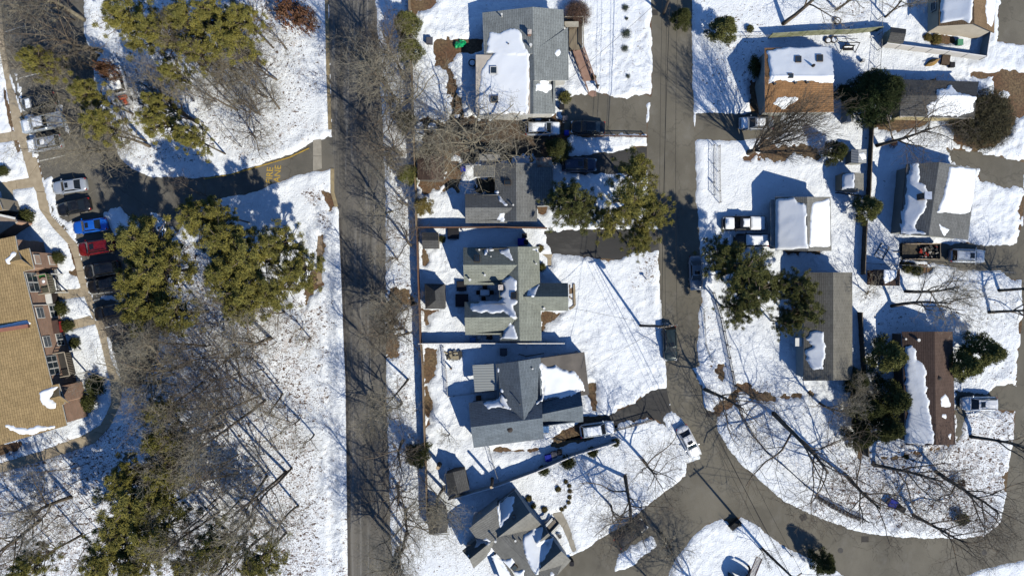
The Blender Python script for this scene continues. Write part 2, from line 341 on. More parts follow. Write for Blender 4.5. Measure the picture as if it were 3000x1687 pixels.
# bare patches in the snow (soil showing)
for pts, rg in [
 (T(1,1,[(840,440),(860,400),(885,330),(890,690),(850,720),(800,800),(765,860),(750,820),(770,700),(800,600),(850,560)]), .5),
 (T(1,1,[(900,0),(945,0),(985,90),(975,150),(920,130),(900,60)]), .4),
 (T(0,1,[(640,1190),(700,1160),(800,1090),(870,1045),(890,1060),(880,1110),(820,1150),(820,1180),(760,1160),(640,1210)]), .4),
 ([(1131,845),(1150,852),(1185,860),(1200,885),(1180,915),(1163,945),(1168,1000),(1160,1045),(1131,1045)], .8),
 (T(0,2,[(0,0),(200,0),(150,60),(80,100),(60,160),(20,200),(0,300)]), .4),
 (T(0,2,[(60,1130),(200,1100),(330,1150),(270,1400),(100,1449),(60,1400)]), .6),
 (T(0,2,[(180,300),(340,300),(340,480),(200,490)]), .4), (T(0,2,[(280,300),(560,290),(560,400),(340,410)]), .2),
 (T(0,2,[(260,500),(320,520),(400,760),(420,880),(330,860)]), .5),
 (T(0,2,[(110,900),(560,875),(1080,866),(1150,900),(1180,1060),(1080,1180),(640,1200),(480,1230),(330,1190),(120,1100)]), .9),  # bare area enlarged so its dark ground paints in tree shade besides debris
 ([(1300,470),(1345,470),(1350,560),(1300,560)], .6), ([(1440,520),(1460,520),(1455,570),(1390,565),(1390,520)], .4),
 (Z3([(30,390),(120,470),(140,560),(80,690),(30,690)]), .35), (Z3([(40,1360),(300,1380),(240,1420),(150,1480),(140,1560),(60,1600)]), .35),
 (T(1,2,[(100,890),(150,910),(140,1010),(105,1050)]), .3), (T(1,2,[(105,1160),(215,1180),(190,1400),(150,1449),(110,1449)]), .35),
 (T(2,2,[(105,0),(140,10),(170,160),(160,300),(125,330)]), .3),
 (T(1,2,[(990,900),(1185,900),(1120,950),(1040,990),(1000,1050)]), .35), (T(1,2,[(960,100),(1050,105),(1010,170),(960,180)]), .3),
 (T(2,2,[(610,490),(720,470),(800,500),(1060,470),(1100,380),(1150,340),(1260,300),(1300,240),(1600,230),(1560,330),(1300,440),(900,510),(700,520),(620,515)]), .25),
 (T(2,2,[(1345,0),(1400,0),(1420,220),(1370,200)]), .2),
 (T(2,2,[(1240,1290),(1330,1330),(1430,1200),(1540,1100),(1540,1220),(1440,1290),(1330,1370),(1270,1340)]), .3),
 (T(2,3,[(150,1090),(-60,1160),(-60,1300),(280,1120),(240,1060)]), .35), (T(2,3,[(810,1020),(870,960),(960,1010),(890,1075)]), .3),
 (T(2,3,[(590,180),(740,170),(860,120),(930,0),(1000,0),(1100,80),(1200,110),(1544,55),(1544,90),(1250,100),(1100,130),(930,75),(880,170),(800,230),(700,190)]), .6),
 (T(1,3,[(700,1290),(820,1320),(870,1449),(780,1449),(740,1380)]), .8),
 (T(1,3,[(1200,430),(1547,470),(1547,420),(1150,440)]), .6),
 (T(0,3,[(1030,620),(1110,600),(1120,850),(1040,860)]), .4),
 (T(0,3,[(980,1200),(1130,1080),(1500,1100),(1547,1180),(1300,1190),(1100,1230)]), .7),
 (T(0,4,[(370,930),(640,880),(840,900),(800,960),(500,1000),(390,985)]), .4),
 (T(0,4,[(780,260),(1000,280),(1010,320),(880,330),(800,300)]), .4), (T(0,4,[(1110,545),(1360,540),(1330,600),(1150,570)]), .4),
 (T(0,4,[(600,620),(880,600),(870,680),(800,880),(620,860)]), .3),
 
 (T(1,4,[(600,500),(1000,560),(800,600),(620,580)]), .6),
 (T(1,4,[(1490,1449),(1540,900),(1560,1449)]), .5),
 (T(1,4,[(1500,250),(1547,0),(1547,400),(1480,400)]), .4),
 (T(2,4,[(240,0),(330,0),(340,500),(300,560),(250,420)]), .5), (T(2,4,[(380,560),(560,590),(900,480),(1020,460),(1000,400),(1025,200),(900,500),(640,520)]), .5),
 (T(2,4,[(1250,60),(1400,50),(1380,200),(1300,200)]), .5),
 (T(2,4,[(1400,700),(1500,600),(1540,900),(1400,900)]), .5),
 ([(0,1330),(60,1315),(110,1290),(60,1290),(0,1305)], .3),
 (T(1,0,[(510,590),(570,590),(590,630),(520,640)]), .3),
 (T(0,0,[(160,880),(130,860),(110,980),(150,1000)]), .2), (T(0,0,[(640,330),(760,420),(700,520),(640,450)]), .5),
 ([(235,700),(222,712),(240,770),(262,860),(250,845),(228,770)], .15),
]: BARE.append((xy(pts), rg))
for pts in ([(196,715),(206,717),(222,770),(246,838),(238,850),(226,810),(214,762)], [(64,330),(80,400),(100,470),(112,530),(104,535),(86,455),(60,390),(44,330)], [(14,250),(40,380),(60,440),(52,450),(30,380),(8,270)]): BARE.append((xy(pts), .12))
ISL = [T(0,0,[(100,540),(130,560),(185,770),(165,790),(130,680)]), T(0,0,[(195,880),(250,870),(290,1180),(250,1190),(225,1000)]), T(0,0,[(330,1350),(390,1330),(400,1449),(340,1449)]),
       T(1,0,[(355,0),(410,0),(450,200),(530,230),(590,330),(560,370),(500,270),(400,170)]), T(1,0,[(730,790),(980,760),(980,830),(760,810)]),
       T(1,0,[(780,170),(900,110),(1040,230),(1030,320),(880,320),(820,250)]), T(1,0,[(1140,160),(1200,180),(1270,300),(1230,330),(1170,250)]),
       T(0,0,[(380,720),(430,740),(540,1000),(520,1030),(450,900)]), T(1,0,[(1290,270),(1450,380),(1300,390)]),
       T(2,3,[(385,230),(450,210),(480,250),(400,330)]), T(1,3,[(595,1330),(650,1310),(720,1370),(740,1449),(650,1449)]),
       [(1800,1650),(1812,1628),(1860,1598),(1906,1566),(1916,1572),(1925,1600),(1890,1625),(1850,1655),(1790,1687)],
       T(0,4,[(1350,700),(1430,700),(1420,730),(1360,730)]), T(0,4,[(820,800),(880,690),(1000,650),(1100,700),(1270,790),(1270,820),(1100,860),(1000,880),(830,870)]),
       T(1,4,[(780,540),(1000,560),(980,590),(860,570)])]
ISL = [xy(p) for p in ISL]
LITTER = [(xy(p), s) for p, s in [
 ([(250,-100),(955,-100),(960,380),(760,480),(350,470),(270,200)], .72), (T(0,1,[(420,-100),(840,-100),(840,130),(560,230),(440,100)]), 1.6),
 ([(400,600),(950,900),(960,1860),(-170,1860),(-170,1400),(360,1200)], .98), ([(930,1000),(985,1000),(990,1860),(930,1860)], .5),
 ([(1120,0),(1215,0),(1220,1750),(1140,1860)], .8), (T(1,1,[(740,0),(920,0),(960,200),(820,440),(760,380),(860,150)]), 1.1),
 ([(1500,1400),(1960,1230),(2010,1380),(1560,1700)], .35), ([(1000,1860),(1200,1860),(1160,1300),(1030,1300)], 1.0),
 ([(2400,1320),(2950,1180),(2960,1580),(2400,1530)], 1.0), ([(2700,1150),(2980,1180),(2960,1330),(2700,1330)], .9),
 ([(2150,1150),(2420,1120),(2420,1520),(2150,1280)], .4), ([(2540,820),(2990,830),(2990,1010),(2540,1000)], .5), ([(2800,1050),(2990,1000),(2985,1140),(2800,1150)], .5),
 ([(2030,0),(2250,0),(2240,330),(2040,330)], .5), ([(1860,0),(1905,0),(1905,280),(1700,260)], .4), ([(2040,900),(2130,900),(2130,1200),(2050,1150)], .5),
 ([(1820,740),(1925,740),(1925,870),(1850,830)], .8), ([(2400,0),(2560,0),(2560,90),(2400,90)], .7), ([(1215,1500),(1440,1500),(1500,1860),(1215,1860)], .4)]]
X0, X1, Y0, Y1, GS = W(-160,0).x, W(3160,0).x, W(0,1850).y, W(0,-160).y, .215
gx = np.arange(X0, X1, GS); gy = np.arange(Y0, Y1, GS); X, Y = np.meshgrid(gx, gy)
n1 = fbm(X, Y, .55, 4, 3); n2 = fbm(X, Y, 2.2, 3, 9); sd = np.full(X.shape, 9.0)
for p, rg in BARE:
    s = sdf_c(X, Y, p); sd = np.minimum(sd, -s-(n1*1.3+n2*.7)*rg*1.3*np.clip((s+2.5)/1.5, 0, 1))
for p in ISL:
    s = sdf_c(X, Y, p); sd = np.maximum(sd, np.where(s > -2.4, s+(n1+n2*.6)*.5, -9))
lit = np.zeros(X.shape)
for p, st in LITTER:
    s = sdf_c(X, Y, p, mrg=1); lit = np.maximum(lit, st*np.clip((s+n1*5+1.5)/3.5, 0, 1)*(s > -9))
tr = np.clip(fbm(X, Y, .06, 3, 21)*2.2+.4+.55*np.exp(-np.clip(sd, 0, 9)/1.6), 0, 1)     # trampled areas
t = np.clip(sd/.55, 0, 1); hgt = .17*np.sqrt(np.clip(1-(1-t)**2, 0, 1))
bank = np.exp(-((sd-.9)/.6)**2)*np.clip(fbm(X, Y, .3, 3, 5)+.25, 0, 1)*.28
Z = hgt+t*(.10*fbm(X, Y, .22, 4, 1)+(.035+.10*tr)*fbm(X, Y, 1.3, 3, 31)+(.015+.09*tr)*vnoise(X, Y, 2.6, 41))+bank*t
Z = np.where(t > 0, np.maximum(Z, .02+.02*t), Z)
for cx, wd, am in ((T1(1,1,860,0)[0], .35, .05), (T1(1,1,905,0)[0], .3, -.07), (T1(1,1,985,0)[0], .5, .10)):   # ploughed ridges beside the road
    xx = W(cx, 0).x+(W(0, 562).y-Y)*.022; Z += am*np.exp(-((X-xx)/wd)**2)*(Y < W(0, 640).y)*(t > .9)
for cx0, y0, cx1, y1, nn in ((945,1000,985,1687,150), (925,560,940,900,60), (700,0,905,350,70), (1225,700,1330,760,60), (2145,120,2215,290,80), (1240,100,1330,200,30), (1290,700,1340,920,90)):
    for k in range(nn):       # footprints
        u = nrng.rand(); p = W(cx0+(cx1-cx0)*u+nrng.randn()*9, y0+(y1-y0)*u+nrng.randn()*9)
        i = int((p.y-Y0)/GS); j = int((p.x-X0)/GS)
        if 2 < i < Z.shape[0]-2 and 2 < j < Z.shape[1]-2 and Z[i, j] > .1: Z[i, j] -= .10; Z[i+1, j] -= .05; Z[i-1, j+nrng.randint(-1, 2)] += .03
Z = np.where(sd < 0, np.maximum(sd*.45, -.12), np.maximum(Z, .0))
ny, nx = Z.shape; idx = np.arange(ny*nx).reshape(ny, nx)
q = np.stack([idx[:-1, :-1], idx[:-1, 1:], idx[1:, 1:], idx[1:, :-1]], -1).reshape(-1, 4)
keep = (Z.ravel()[q] > -.01).any(1); q = q[keep]; used = np.unique(q); remap = np.full(ny*nx, -1); remap[used] = np.arange(len(used)); q = remap[q]
V = np.stack([X.ravel(), Y.ravel(), Z.ravel()], -1)[used]
def np_mesh(name, V, Q, mats, smooth=True):
    me = bpy.data.meshes.new(name); me.vertices.add(len(V)); me.vertices.foreach_set('co', V.astype(np.float32).ravel())
    k = Q.shape[1]; me.loops.add(Q.size); me.loops.foreach_set('vertex_index', Q.ravel().astype(np.int32))
    me.polygons.add(len(Q)); me.polygons.foreach_set('loop_start', (np.arange(len(Q))*k).astype(np.int32))
    try: me.polygons.foreach_set('loop_total', np.full(len(Q), k, np.int32))
    except Exception: pass
    if smooth: me.polygons.foreach_set('use_smooth', np.ones(len(Q), bool))
    for m in mats: me.materials.append(m)
    me.update(calc_edges=True); return me
sn = NT('snow'); o = sn.co(); at = sn.n('ShaderNodeAttribute'); at.attribute_name = 'litter'
a = sn.mix(sn.ramp(sn.noise(o, .5, 4), .35, .65), (.87, .905, .945), (.80, .835, .88))
def thr(scale, lo, off, stretch=None):
    mm = sn.n('ShaderNodeMath'); mm.operation = 'MULTIPLY_ADD'; sn.l(at.outputs['Fac'], mm.inputs[0]); mm.inputs[1].default_value = .13; sn.l(sn.noise(o, scale, 3, .7, stretch), mm.inputs[2])
    return sn.ramp(mm.outputs[0], lo, lo+off)
a = sn.mix(thr(5.0, .685, .03), a, (.16, .10, .075)); a = sn.mix(thr(2.1, .685, .04, (1.0, 1.3, 1)), a, (.11, .07, .05))
a = sn.mix(thr(1.1, .67, .12), a, (.60, .57, .56))
sn.l(a, sn.b.inputs['Base Color']); sn.b.inputs['Roughness'].default_value = .7; sn.b.inputs['Specular IOR Level'].default_value = .2
nz = sn.n('ShaderNodeMath'); nz.operation = 'ADD'; sn.l(sn.noise(o, 2.2, 5, .65), nz.inputs[0]); sn.l(sn.noise(o, 6.0, 3, .6), nz.inputs[1]); sn.bump(nz.outputs[0], .75, .16)
snow = sn.m
snow_roof = NT('snow_on_roofs'); o = snow_roof.co(); snow_roof.b.inputs['Base Color'].default_value = (.87, .90, .94, 1); snow_roof.b.inputs['Roughness'].default_value = .7
snow_roof.bump(snow_roof.noise(o, 1.6, 4), .25, .08); snow_roof = snow_roof.m
me = np_mesh('snow_cover', V, q, [snow]); at = me.attributes.new('litter', 'FLOAT', 'POINT'); at.data.foreach_set('value', lit.ravel()[used].astype(np.float32))
ob = bpy.data.objects.new('snow_cover', me); C.objects.link(ob); tag(ob, kind='structure')
b = MB(); B = 400
for l in ([(-B,-B),(B,-B),(B,Y0),(-B,Y0)], [(-B,gy[-1]),(B,gy[-1]),(B,B),(-B,B)], [(-B,Y0),(X0,Y0),(X0,gy[-1]),(-B,gy[-1])], [(gx[-1],Y0),(B,Y0),(B,gy[-1]),(gx[-1],gy[-1])]): b.poly([(x, y, .14) for x, y in l])
tag(b.build('snow_field', snow), kind='structure')
# ---------------- buildings ----------------
trim = mat('white_trim', (.72,.72,.70), (.6,.6,.58), 3)
dktrim = mat('dark_trim', (.10,.10,.10)); siding = {}
def sid(name, c):
    if name in MATS: return MATS[name]
    t = NT(name); wv = t.n('ShaderNodeTexWave'); wv.bands_direction = 'Z'; wv.inputs['Scale'].default_value = 1.6; wv.inputs['Distortion'].default_value = 0
    t.l(t.co(), wv.inputs['Vector']); f = t.ramp(wv.outputs['Fac'], .0, .25)
    a = t.mix(f, tuple(x*.6 for x in c), c); g = t.ramp(t.noise(t.co(), .8), .3, .7); a = t.mix(1.0, a, t.mix(g, (1.05,)*3, (.85,)*3), 'MULTIPLY')
    t.l(a, t.b.inputs['Base Color']); t.b.inputs['Roughness'].default_value = .8; MATS[name] = t.m; return t.m
def brickm(name, c):
    if name in MATS: return MATS[name]
    t = NT(name); b = t.n('ShaderNodeTexBrick'); b.inputs['Scale'].default_value = 1; b.inputs['Brick Width'].default_value = .5; b.inputs['Row Height'].default_value = .16
    b.inputs['Mortar Size'].default_value = .02; b.inputs['Color1'].default_value = (*c, 1); b.inputs['Color2'].default_value = (*[x*.75 for x in c], 1); b.inputs['Mortar'].default_value = (.4, .33, .27, 1)
    t.l(t.co('UV'), b.inputs['Vector']); g = t.ramp(t.noise(t.co(), .7, 4), .3, .7); t.l(t.mix(1.0, b.outputs[0], t.mix(g, (1.08,)*3, (.84,)*3), 'MULTIPLY'), t.b.inputs['Base Color'])
    t.b.inputs['Roughness'].default_value = .9; MATS[name] = t.m; return t.m
def add_uv(o):                # u along the horizontal, v up the slope of each face, in metres
    me = o.data; uvl = me.uv_layers.new(name='UVMap')
    for p in me.polygons:
        n = p.normal; u = Vector((-n.y, n.x, 0)); u = u.normalized() if u.length > 1e-3 else Vector((1, 0, 0)); v = n.cross(u)
        for li in p.loop_indices:
            c = me.vertices[me.loops[li].vertex_index].co; uvl.data[li].uv = (c.dot(u), c.dot(v))
def plane3(a, b, c):
    n = (b-a).cross(c-a); return (-n.x/n.z, -n.y/n.z, a.z+(n.x*a.x+n.y*a.y)/n.z)
class House:
    def __init__(s, name, px, py, label, cat='house', rm=None, wm=None, over=.35, tm=None, thick=.16, group=None):
        c = W(px, py); s.r = root(name, c, label, cat, group); s.rm, s.wm, s.tm = rm, wm, tm or trim; s.over = over; s.pl = []; s.th = thick
    def roofpoly(s, b, P):
        P = [Vector(p) for p in P]; a = sum((P[i].x*P[(i+1) % len(P)].y-P[(i+1) % len(P)].x*P[i].y) for i in range(len(P)))
        if a < 0: P = P[::-1]
        n = len(b.v); L = len(P); tris = [(0, 1, 2), (0, 2, 3)] if L == 4 else [tuple(range(L))]
        for t in tris: s.pl.append(([(P[i].x, P[i].y) for i in t], plane3(*[P[i] for i in t[:3]])))
        b.v += [tuple(p) for p in P]+[(p.x, p.y, p.z-s.th) for p in P]
        for t in tris: b.f.append(tuple(n+i for i in t)); b.mi.append(0); b.f.append(tuple(n+L+i for i in t)[::-1]); b.mi.append(1)
        for i in range(L): j = (i+1) % L; b.f.append((n+i, n+L+i, n+L+j, n+j)); b.mi.append(1)
    def walls(s, loop, tops, wm=None):
        b = MB(); L = len(loop)
        for i in range(L):
            j = (i+1) % L; b.poly([(*loop[i], -.1), (*loop[j], -.1), (*loop[j], tops[j]), (*loop[i], tops[i])])
        o = b.build('wall', wm or s.wm, s.r); add_uv(o); return o
    def wing(s, e, r, he, hr, rm=None, wm=None, wall=True, hip=False):
        hr = he+(hr-he)*1.3
        E = [W(*p, he) for p in e]; Rg = [W(*p, hr) for p in r]; b = MB()
        s.roofpoly(b, [E[0], E[1], Rg[1], Rg[0]]); s.roofpoly(b, [E[2], E[3], Rg[0], Rg[1]])
        if hip: s.roofpoly(b, [E[1], E[2], Rg[1]]); s.roofpoly(b, [E[3], E[0], Rg[0]])
        o = b.build('roof', [rm or s.rm, s.tm], s.r); add_uv(o)
        if wall:
            lp = [E[0], E[1], Rg[1], E[2], E[3], Rg[0]] if not hip else E
            z = [v.z for v in lp]; c = sum(lp, Vector())/len(lp); l2 = []
            for v in lp: d = (v-c); d.z = 0; k = max(0, 1-s.over*1.3/d.length); q = c+d*k; l2.append((q.x, q.y))
            tops = [max(he-.1, min(hr-.1, s.z(*q)-s.th*.9)) for q in l2]
            if s_area(l2) < 0: l2 = l2[::-1]; tops = tops[::-1]
            s.walls(l2, tops, wm)
        return s
    def flat(s, pts, hs, rm=None, wall=True, wm=None, name='roof'):
        P = [W(*p, h) for p, h in zip(pts, hs)]; b = MB(); s.roofpoly(b, P); o = b.build(name, [rm or s.rm, s.tm], s.r); add_uv(o)
        if wall:
            lp = [(p.x, p.y) for p in P]; hh = [p.z for p in P]
            if s_area(lp) < 0: lp = lp[::-1]; hh = hh[::-1]
            s.walls(inset(lp, .2), [h-.13 for h in hh], wm)
        return s
    def z(s, x, y):
        best = None
        for poly, (a, b, c) in s.pl:
            if inside(poly, x, y): v = a*x+b*y+c; best = v if best is None else max(best, v)
        if best is None:
            d = 1e9
            for poly, (a, b, c) in s.pl:
                for p in poly:
                    q = (p[0]-x)**2+(p[1]-y)**2
                    if q < d: d = q; best = a*p[0]+b*p[1]+c
        return best
    def on(s, px, py):
        h = 3.5
        for _ in range(8): p = W(px, py, h); h = s.z(p.x, p.y)
        return W(px, py, h)
    def snow(s, pts, th=.16, rag=.12):
        P = [tuple(s.on(*p)[:2]) for p in pts]; xs = [p[0] for p in P]; ys = [p[1] for p in P]; g = .14
        ax = np.arange(min(xs)-.4, max(xs)+.4, g); ay = np.arange(min(ys)-.4, max(ys)+.4, g); X, Y = np.meshgrid(ax, ay)
        d = sdf(X, Y, P)+(fbm(X, Y, 1.4, 3, 2)*1.2)*rag*2; ZR = np.full(X.shape, -99.0)
        for poly, (a, b, c) in s.pl:
            m = sdf(X, Y, poly) > -.12; ZR = np.where(m, np.maximum(ZR, a*X+b*Y+c), ZR)
        t = np.clip(d/.3, 0, 1); zz = ZR+th*np.sqrt(np.clip(1-(1-t)**2, 0, 1))*(1+.35*fbm(X, Y, .6, 2, 4)); zz = np.where(d < 0, ZR+np.maximum(d*.6, -.1)-.004, zz)
        ny, nx = X.shape; idx = np.arange(ny*nx).reshape(ny, nx); q = np.stack([idx[:-1, :-1], idx[:-1, 1:], idx[1:, 1:], idx[1:, :-1]], -1).reshape(-1, 4)
        k = (d.ravel()[q] > -.02).any(1) & (ZR.ravel()[q] > -50).all(1); q = q[k]
        if not len(q): return
        u = np.unique(q); rm = np.full(ny*nx, -1); rm[u] = np.arange(len(u)); lo = WL(s.r)
        V = np.stack([X.ravel()-lo.x, Y.ravel()-lo.y, zz.ravel()], -1)[u]; me = np_mesh('roof_snow', V, rm[q], [snow_roof])
        o = bpy.data.objects.new('roof_snow', me); C.objects.link(o); o.parent = s.r
    def vent(s, px, py, r=.07, h=.5, m=None):
        p = s.on(px, py); b = MB(); b.tube([p-Vector((0, 0, .2)), p+Vector((0, 0, h))], r, 8); b.tube([p+Vector((0, 0, h)), p+Vector((0, 0, h+.08))], r*1.7, 8); b.build('vent_pipe', m or trim, s.r)
    def capv(s, px, py, r=.4, h=.35):
        p = s.on(px, py); b = MB(); b.tube([p-Vector((0, 0, .1)), p+Vector((0, 0, h*.6)), p+Vector((0, 0, h))], [r*.8, r, r*.35], 14); b.build('roof_vent', mat('dark_metal', (.06,.05,.045)), s.r)
    def sky(s, pts, fm=None):
        P = [s.on(*p) for p in pts]; c = sum(P, Vector())/4; b = MB(); g = MB(); up = Vector((0, 0, .36))
        n = len(b.v); b.v += [tuple(p-Vector((0, 0, .1))) for p in P]+[tuple(p+up) for p in P]
        for i in range(4): j = (i+1) % 4; b.f.append((i, j, 4+j, 4+i)); b.mi.append(0)
        b.f.append((4, 5, 6, 7)); b.mi.append(0); f = b.build('skylight', fm or mat('bronze_frame', (.12,.09,.07)), s.r)
        g.poly([c+(p-c)*.78+up+Vector((0, 0, .012)) for p in P]); g.build('skylight_glass', glass(), f)
    def chim(s, px, py, wx=.9, wy=.9, h=1.3, m=None, rz=0, z0=None):
        p = s.on(px, py); m = m or brickm('chimney_brick', (.28,.12,.08)); b = MB(); zb = p.z-1.5 if z0 is None else z0; b.box((p.x, p.y, (zb+p.z+h)/2), (wx, wy, p.z+h-zb), rz)
        o = b.build('chimney', m, s.r); add_uv(o); b = MB(); b.box((p.x, p.y, p.z+h+.06), (wx*1.15, wy*1.15, .12), rz); b.box((p.x, p.y, p.z+h+.14), (wx*.5, wy*.5, .1), rz); b.build('chimney_cap', mat('cement_cap', (.62,.55,.50)), o)
    def window(s, a, b_, t, z0, w_=1.0, h_=1.2, n=1, name='window', gm=None, fm=None):
        a = Vector((a[0], a[1], 0)); b_ = Vector((b_[0], b_[1], 0)); d = (b_-a).normalized(); nn = Vector((d.y, -d.x, 0)); c = a.lerp(b_, t)
        mid = WL(s.r); mid = Vector((mid.x, mid.y, 0))
        if nn.dot(c-mid) < 0: nn = -nn
        f = MB(); p = c+nn*.03; f.bar(p-d*(w_/2)+Vector((0, 0, z0+h_/2)), p+d*(w_/2)+Vector((0, 0, z0+h_/2)), .1, h_); fo = f.build(name, fm or trim, s.r)
        g = MB(); ww = w_/n
        for i in range(n):
            q = c+nn*.085+d*(-w_/2+ww*(i+.5)); x = ww/2-.09
            for z1, z2 in ((z0+.09, z0+h_/2-.04), (z0+h_/2+.04, z0+h_-.09)) if name == 'window' else ((z0+.09, z0+h_-.09),):
                g.poly([q-d*x+Vector((0, 0, z1)), q+d*x+Vector((0, 0, z1)), q+d*x+Vector((0, 0, z2)), q-d*x+Vector((0, 0, z2))])
        g.build('pane', gm or glass(), fo)
def s_area(l): return sum(l[i][0]*l[(i+1) % len(l)][1]-l[(i+1) % len(l)][0]*l[i][1] for i in range(len(l)))
def inside(poly, x, y):
    r = False; n = len(poly)
    for i in range(n):
        ax, ay = poly[i]; bx, by = poly[(i+1) % n]
        if (ay > y) != (by > y) and x < (bx-ax)*(y-ay)/(by-ay)+ax: r = not r
    return r
sg = shingle('shingle_grey', (.185,.188,.185)); sgreen = shingle('shingle_sage', (.27,.285,.245)); sblue = shingle('shingle_slate', (.165,.195,.225))
sor = shingle('shingle_rust', (.30,.17,.085)); stan = shingle('shingle_tan', (.36,.26,.135)); sbr = shingle('shingle_brown', (.115,.08,.066)); sdk = shingle('shingle_charcoal', (.10,.10,.10)); stp = shingle('shingle_taupe', (.24,.235,.215)); smid = shingle('shingle_bluegrey', (.25,.27,.27))
wwhite = sid('siding_white', (.66,.66,.64)); wgrey = sid('siding_grey', (.40,.41,.38)); wtan = sid('siding_tan', (.5,.43,.33)); wcream = sid('siding_cream', (.68,.60,.48)); wdk = sid('siding_dark', (.16,.14,.12)); wyel = sid('siding_yellow', (.62,.52,.30)); wrust = sid('siding_rust', (.26,.09,.05)); wsage = sid('siding_sage', (.36,.38,.31)); wblue = sid('siding_blue', (.45,.50,.55))
membrane = mat('roof_membrane', (.62,.55,.46), (.50,.44,.37), .8, .8)
def ribbed(name, c, sc_=9):
    if name in MATS: return MATS[name]
    t = NT(name); wv = t.n('ShaderNodeTexWave'); wv.bands_direction = 'Y'; wv.inputs['Scale'].default_value = sc_*.16; t.l(t.co(), wv.inputs['Vector'])
    t.l(t.mix(t.ramp(wv.outputs['Fac'], .1, .5), tuple(x*.5 for x in c), c), t.b.inputs['Base Color']); t.b.inputs['Roughness'].default_value = .5; t.b.inputs['Metallic'].default_value = .3; t.bump(wv.outputs['Fac'], .6, .05)
    MATS[name] = t.m; return t.m

# top house with the ramp
h = House('bungalow', 1530, 180, 'grey shingled bungalow with flat snowy rear extension, wooden deck and ramp beside it', rm=smid, wm=wwhite)
h.wing([(1413,38),(1418,158),(1655,158),(1651,29)], [(1561,21),(1564,158)], 3.0, 4.5)
h.wing([(1500,157),(1500,240),(1666,236),(1664,80)], [(1563,150),(1566,236)], 3.0, 4.5)
h.wing([(1500,234),(1500,334),(1627,334),(1627,234)], [(1563,234),(1563,334)], 2.9, 4.4)
h.flat([(1394,161),(1394,337),(1553,335),(1553,161)], [2.9,2.9,4.55,4.55], rm=membrane)
h.snow(T(0,2,[(605,252),(690,255),(790,210),(845,255),(840,300),(905,420),(898,520),(903,590),(890,858),(520,860),(528,680),(540,560),(585,460),(640,408),(580,398)]), .14, .1)
h.snow(T(0,2,[(950,640),(1000,620),(1080,640),(1085,680),(1030,700),(960,685)])); h.snow(T(0,2,[(1110,380),(1135,378),(1138,410),(1115,425),(1100,405)]))
h.sky(T(0,2,[(608,508),(662,508),(662,566),(608,566)]), trim); h.sky(T(0,2,[(612,730),(668,730),(668,780),(612,780)]))
h.chim(*T1(0,2,905,262), .45, .5, .9); h.vent(*T1(0,2,914,355), .12, .7); h.vent(*T1(0,2,697,130), .08, .9); h.vent(*T1(0,2,746,338), .06, .3, dktrim)
# second house, under the big tree
h = House('bungalow', 1500, 560, 'low grey shingled bungalow shaded by the big spreading bare tree', rm=sg, wm=wwhite)
h.wing([(1450,478),(1450,648),(1574,648),(1574,478)], [(1512,478),(1513,648)], 2.8, 4.2)
h.wing([(1362,568),(1485,566),(1485,653),(1364,653)], [(1363,609),(1500,609)], 2.8, 4.0)
h.flat([(1540,490),(1540,603),(1622,603),(1620,490)], [3.35,3.35,2.5,2.5]); h.flat([(1387,485),(1387,519),(1452,518),(1452,484)], [2.6,2.6,2.8,2.8], wall=False)
h.flat([(1405,452),(1405,470),(1465,470),(1465,452)], [2.6]*4, rm=mat('grey_panel', (.30,.29,.27)))
h.flat([(1570,462),(1570,490),(1618,492),(1616,462)], [2.5,2.5,2.4,2.4], rm=mat('porch_rust', (.22,.10,.06), (.42,.36,.28), 1.2))
h.sky(T(0,2,[(715,1365),(768,1365),(768,1400),(715,1400)])); h.snow(T(1,2,[(640,-5),(665,5),(738,102),(715,98),(665,45)])); h.snow(T(1,2,[(652,215),(680,170),(720,155),(718,200),(730,215),(690,220)])); h.vent(*T1(1,2,783,103), .07, .4)
# the sage grey bungalow in the centre
h = House('bungalow', 1510, 860, 'sage grey bungalow with two rear wings, a front gable and dark sealed driveway', rm=sgreen, wm=wtan)
h.wing([(1460,724),(1464,998),(1587,998),(1579,723)], [(1517,723),(1523,998)], 2.9, 4.5)
h.wing([(1357,725),(1505,723),(1505,834),(1360,834)], [(1357,776),(1520,776)], 2.9, 4.45)
h.wing([(1361,884),(1505,882),(1505,980),(1363,981)], [(1361,930),(1521,929)], 2.9, 4.45)
h.wing([(1560,829),(1664,829),(1665,910),(1565,911)], [(1535,869),(1665,869)], 2.9, 4.4)
h.snow(Z3([(1270,375),(1380,375),(1450,400),(1480,450),(1500,530),(1530,580),(1480,560),(1400,510),(1320,450)]))
h.snow(Z3([(1065,390),(1100,385),(1095,440),(1075,495),(1045,490)])); h.snow(Z3([(1130,390),(1180,375),(1195,400),(1150,425)]))
h.snow(Z3([(1350,960),(1340,910),(1400,860),(1470,815),(1530,870),(1570,900),(1585,970),(1575,1050),(1530,1090),(1480,1110),(1490,1180),(1560,1205),(1590,1240),(1585,1290),(1520,1310),(1530,1360),(1580,1449),(1570,1520),(1480,1490),(1370,1390),(1320,1410),(1200,1420),(1000,1415),(870,1390),(830,1340),(850,1290),(1000,1255),(1250,1240),(1340,1225),(1380,1190),(1320,1150),(1330,1100),(1390,1050)]), .22, .1)
h.snow(T(1,2,[(690,1108),(715,1050),(760,990),(790,1010),(800,1070),(820,1108)]), .2); h.snow(T(1,2,[(877,795),(905,730),(975,703),(960,745),(930,785)]), .2); h.snow(T(1,2,[(932,435),(970,420),(965,445)]))
h.sky(T(1,2,[(765,758),(808,758),(808,808),(765,808)])); h.sky(T(1,2,[(488,478),(533,478),(533,528),(488,528)]))
h.chim(*T1(1,2,690,722), .55, .6, 1.9, mat('chimney_rust', (.10,.06,.05), (.2,.12,.1), 3))
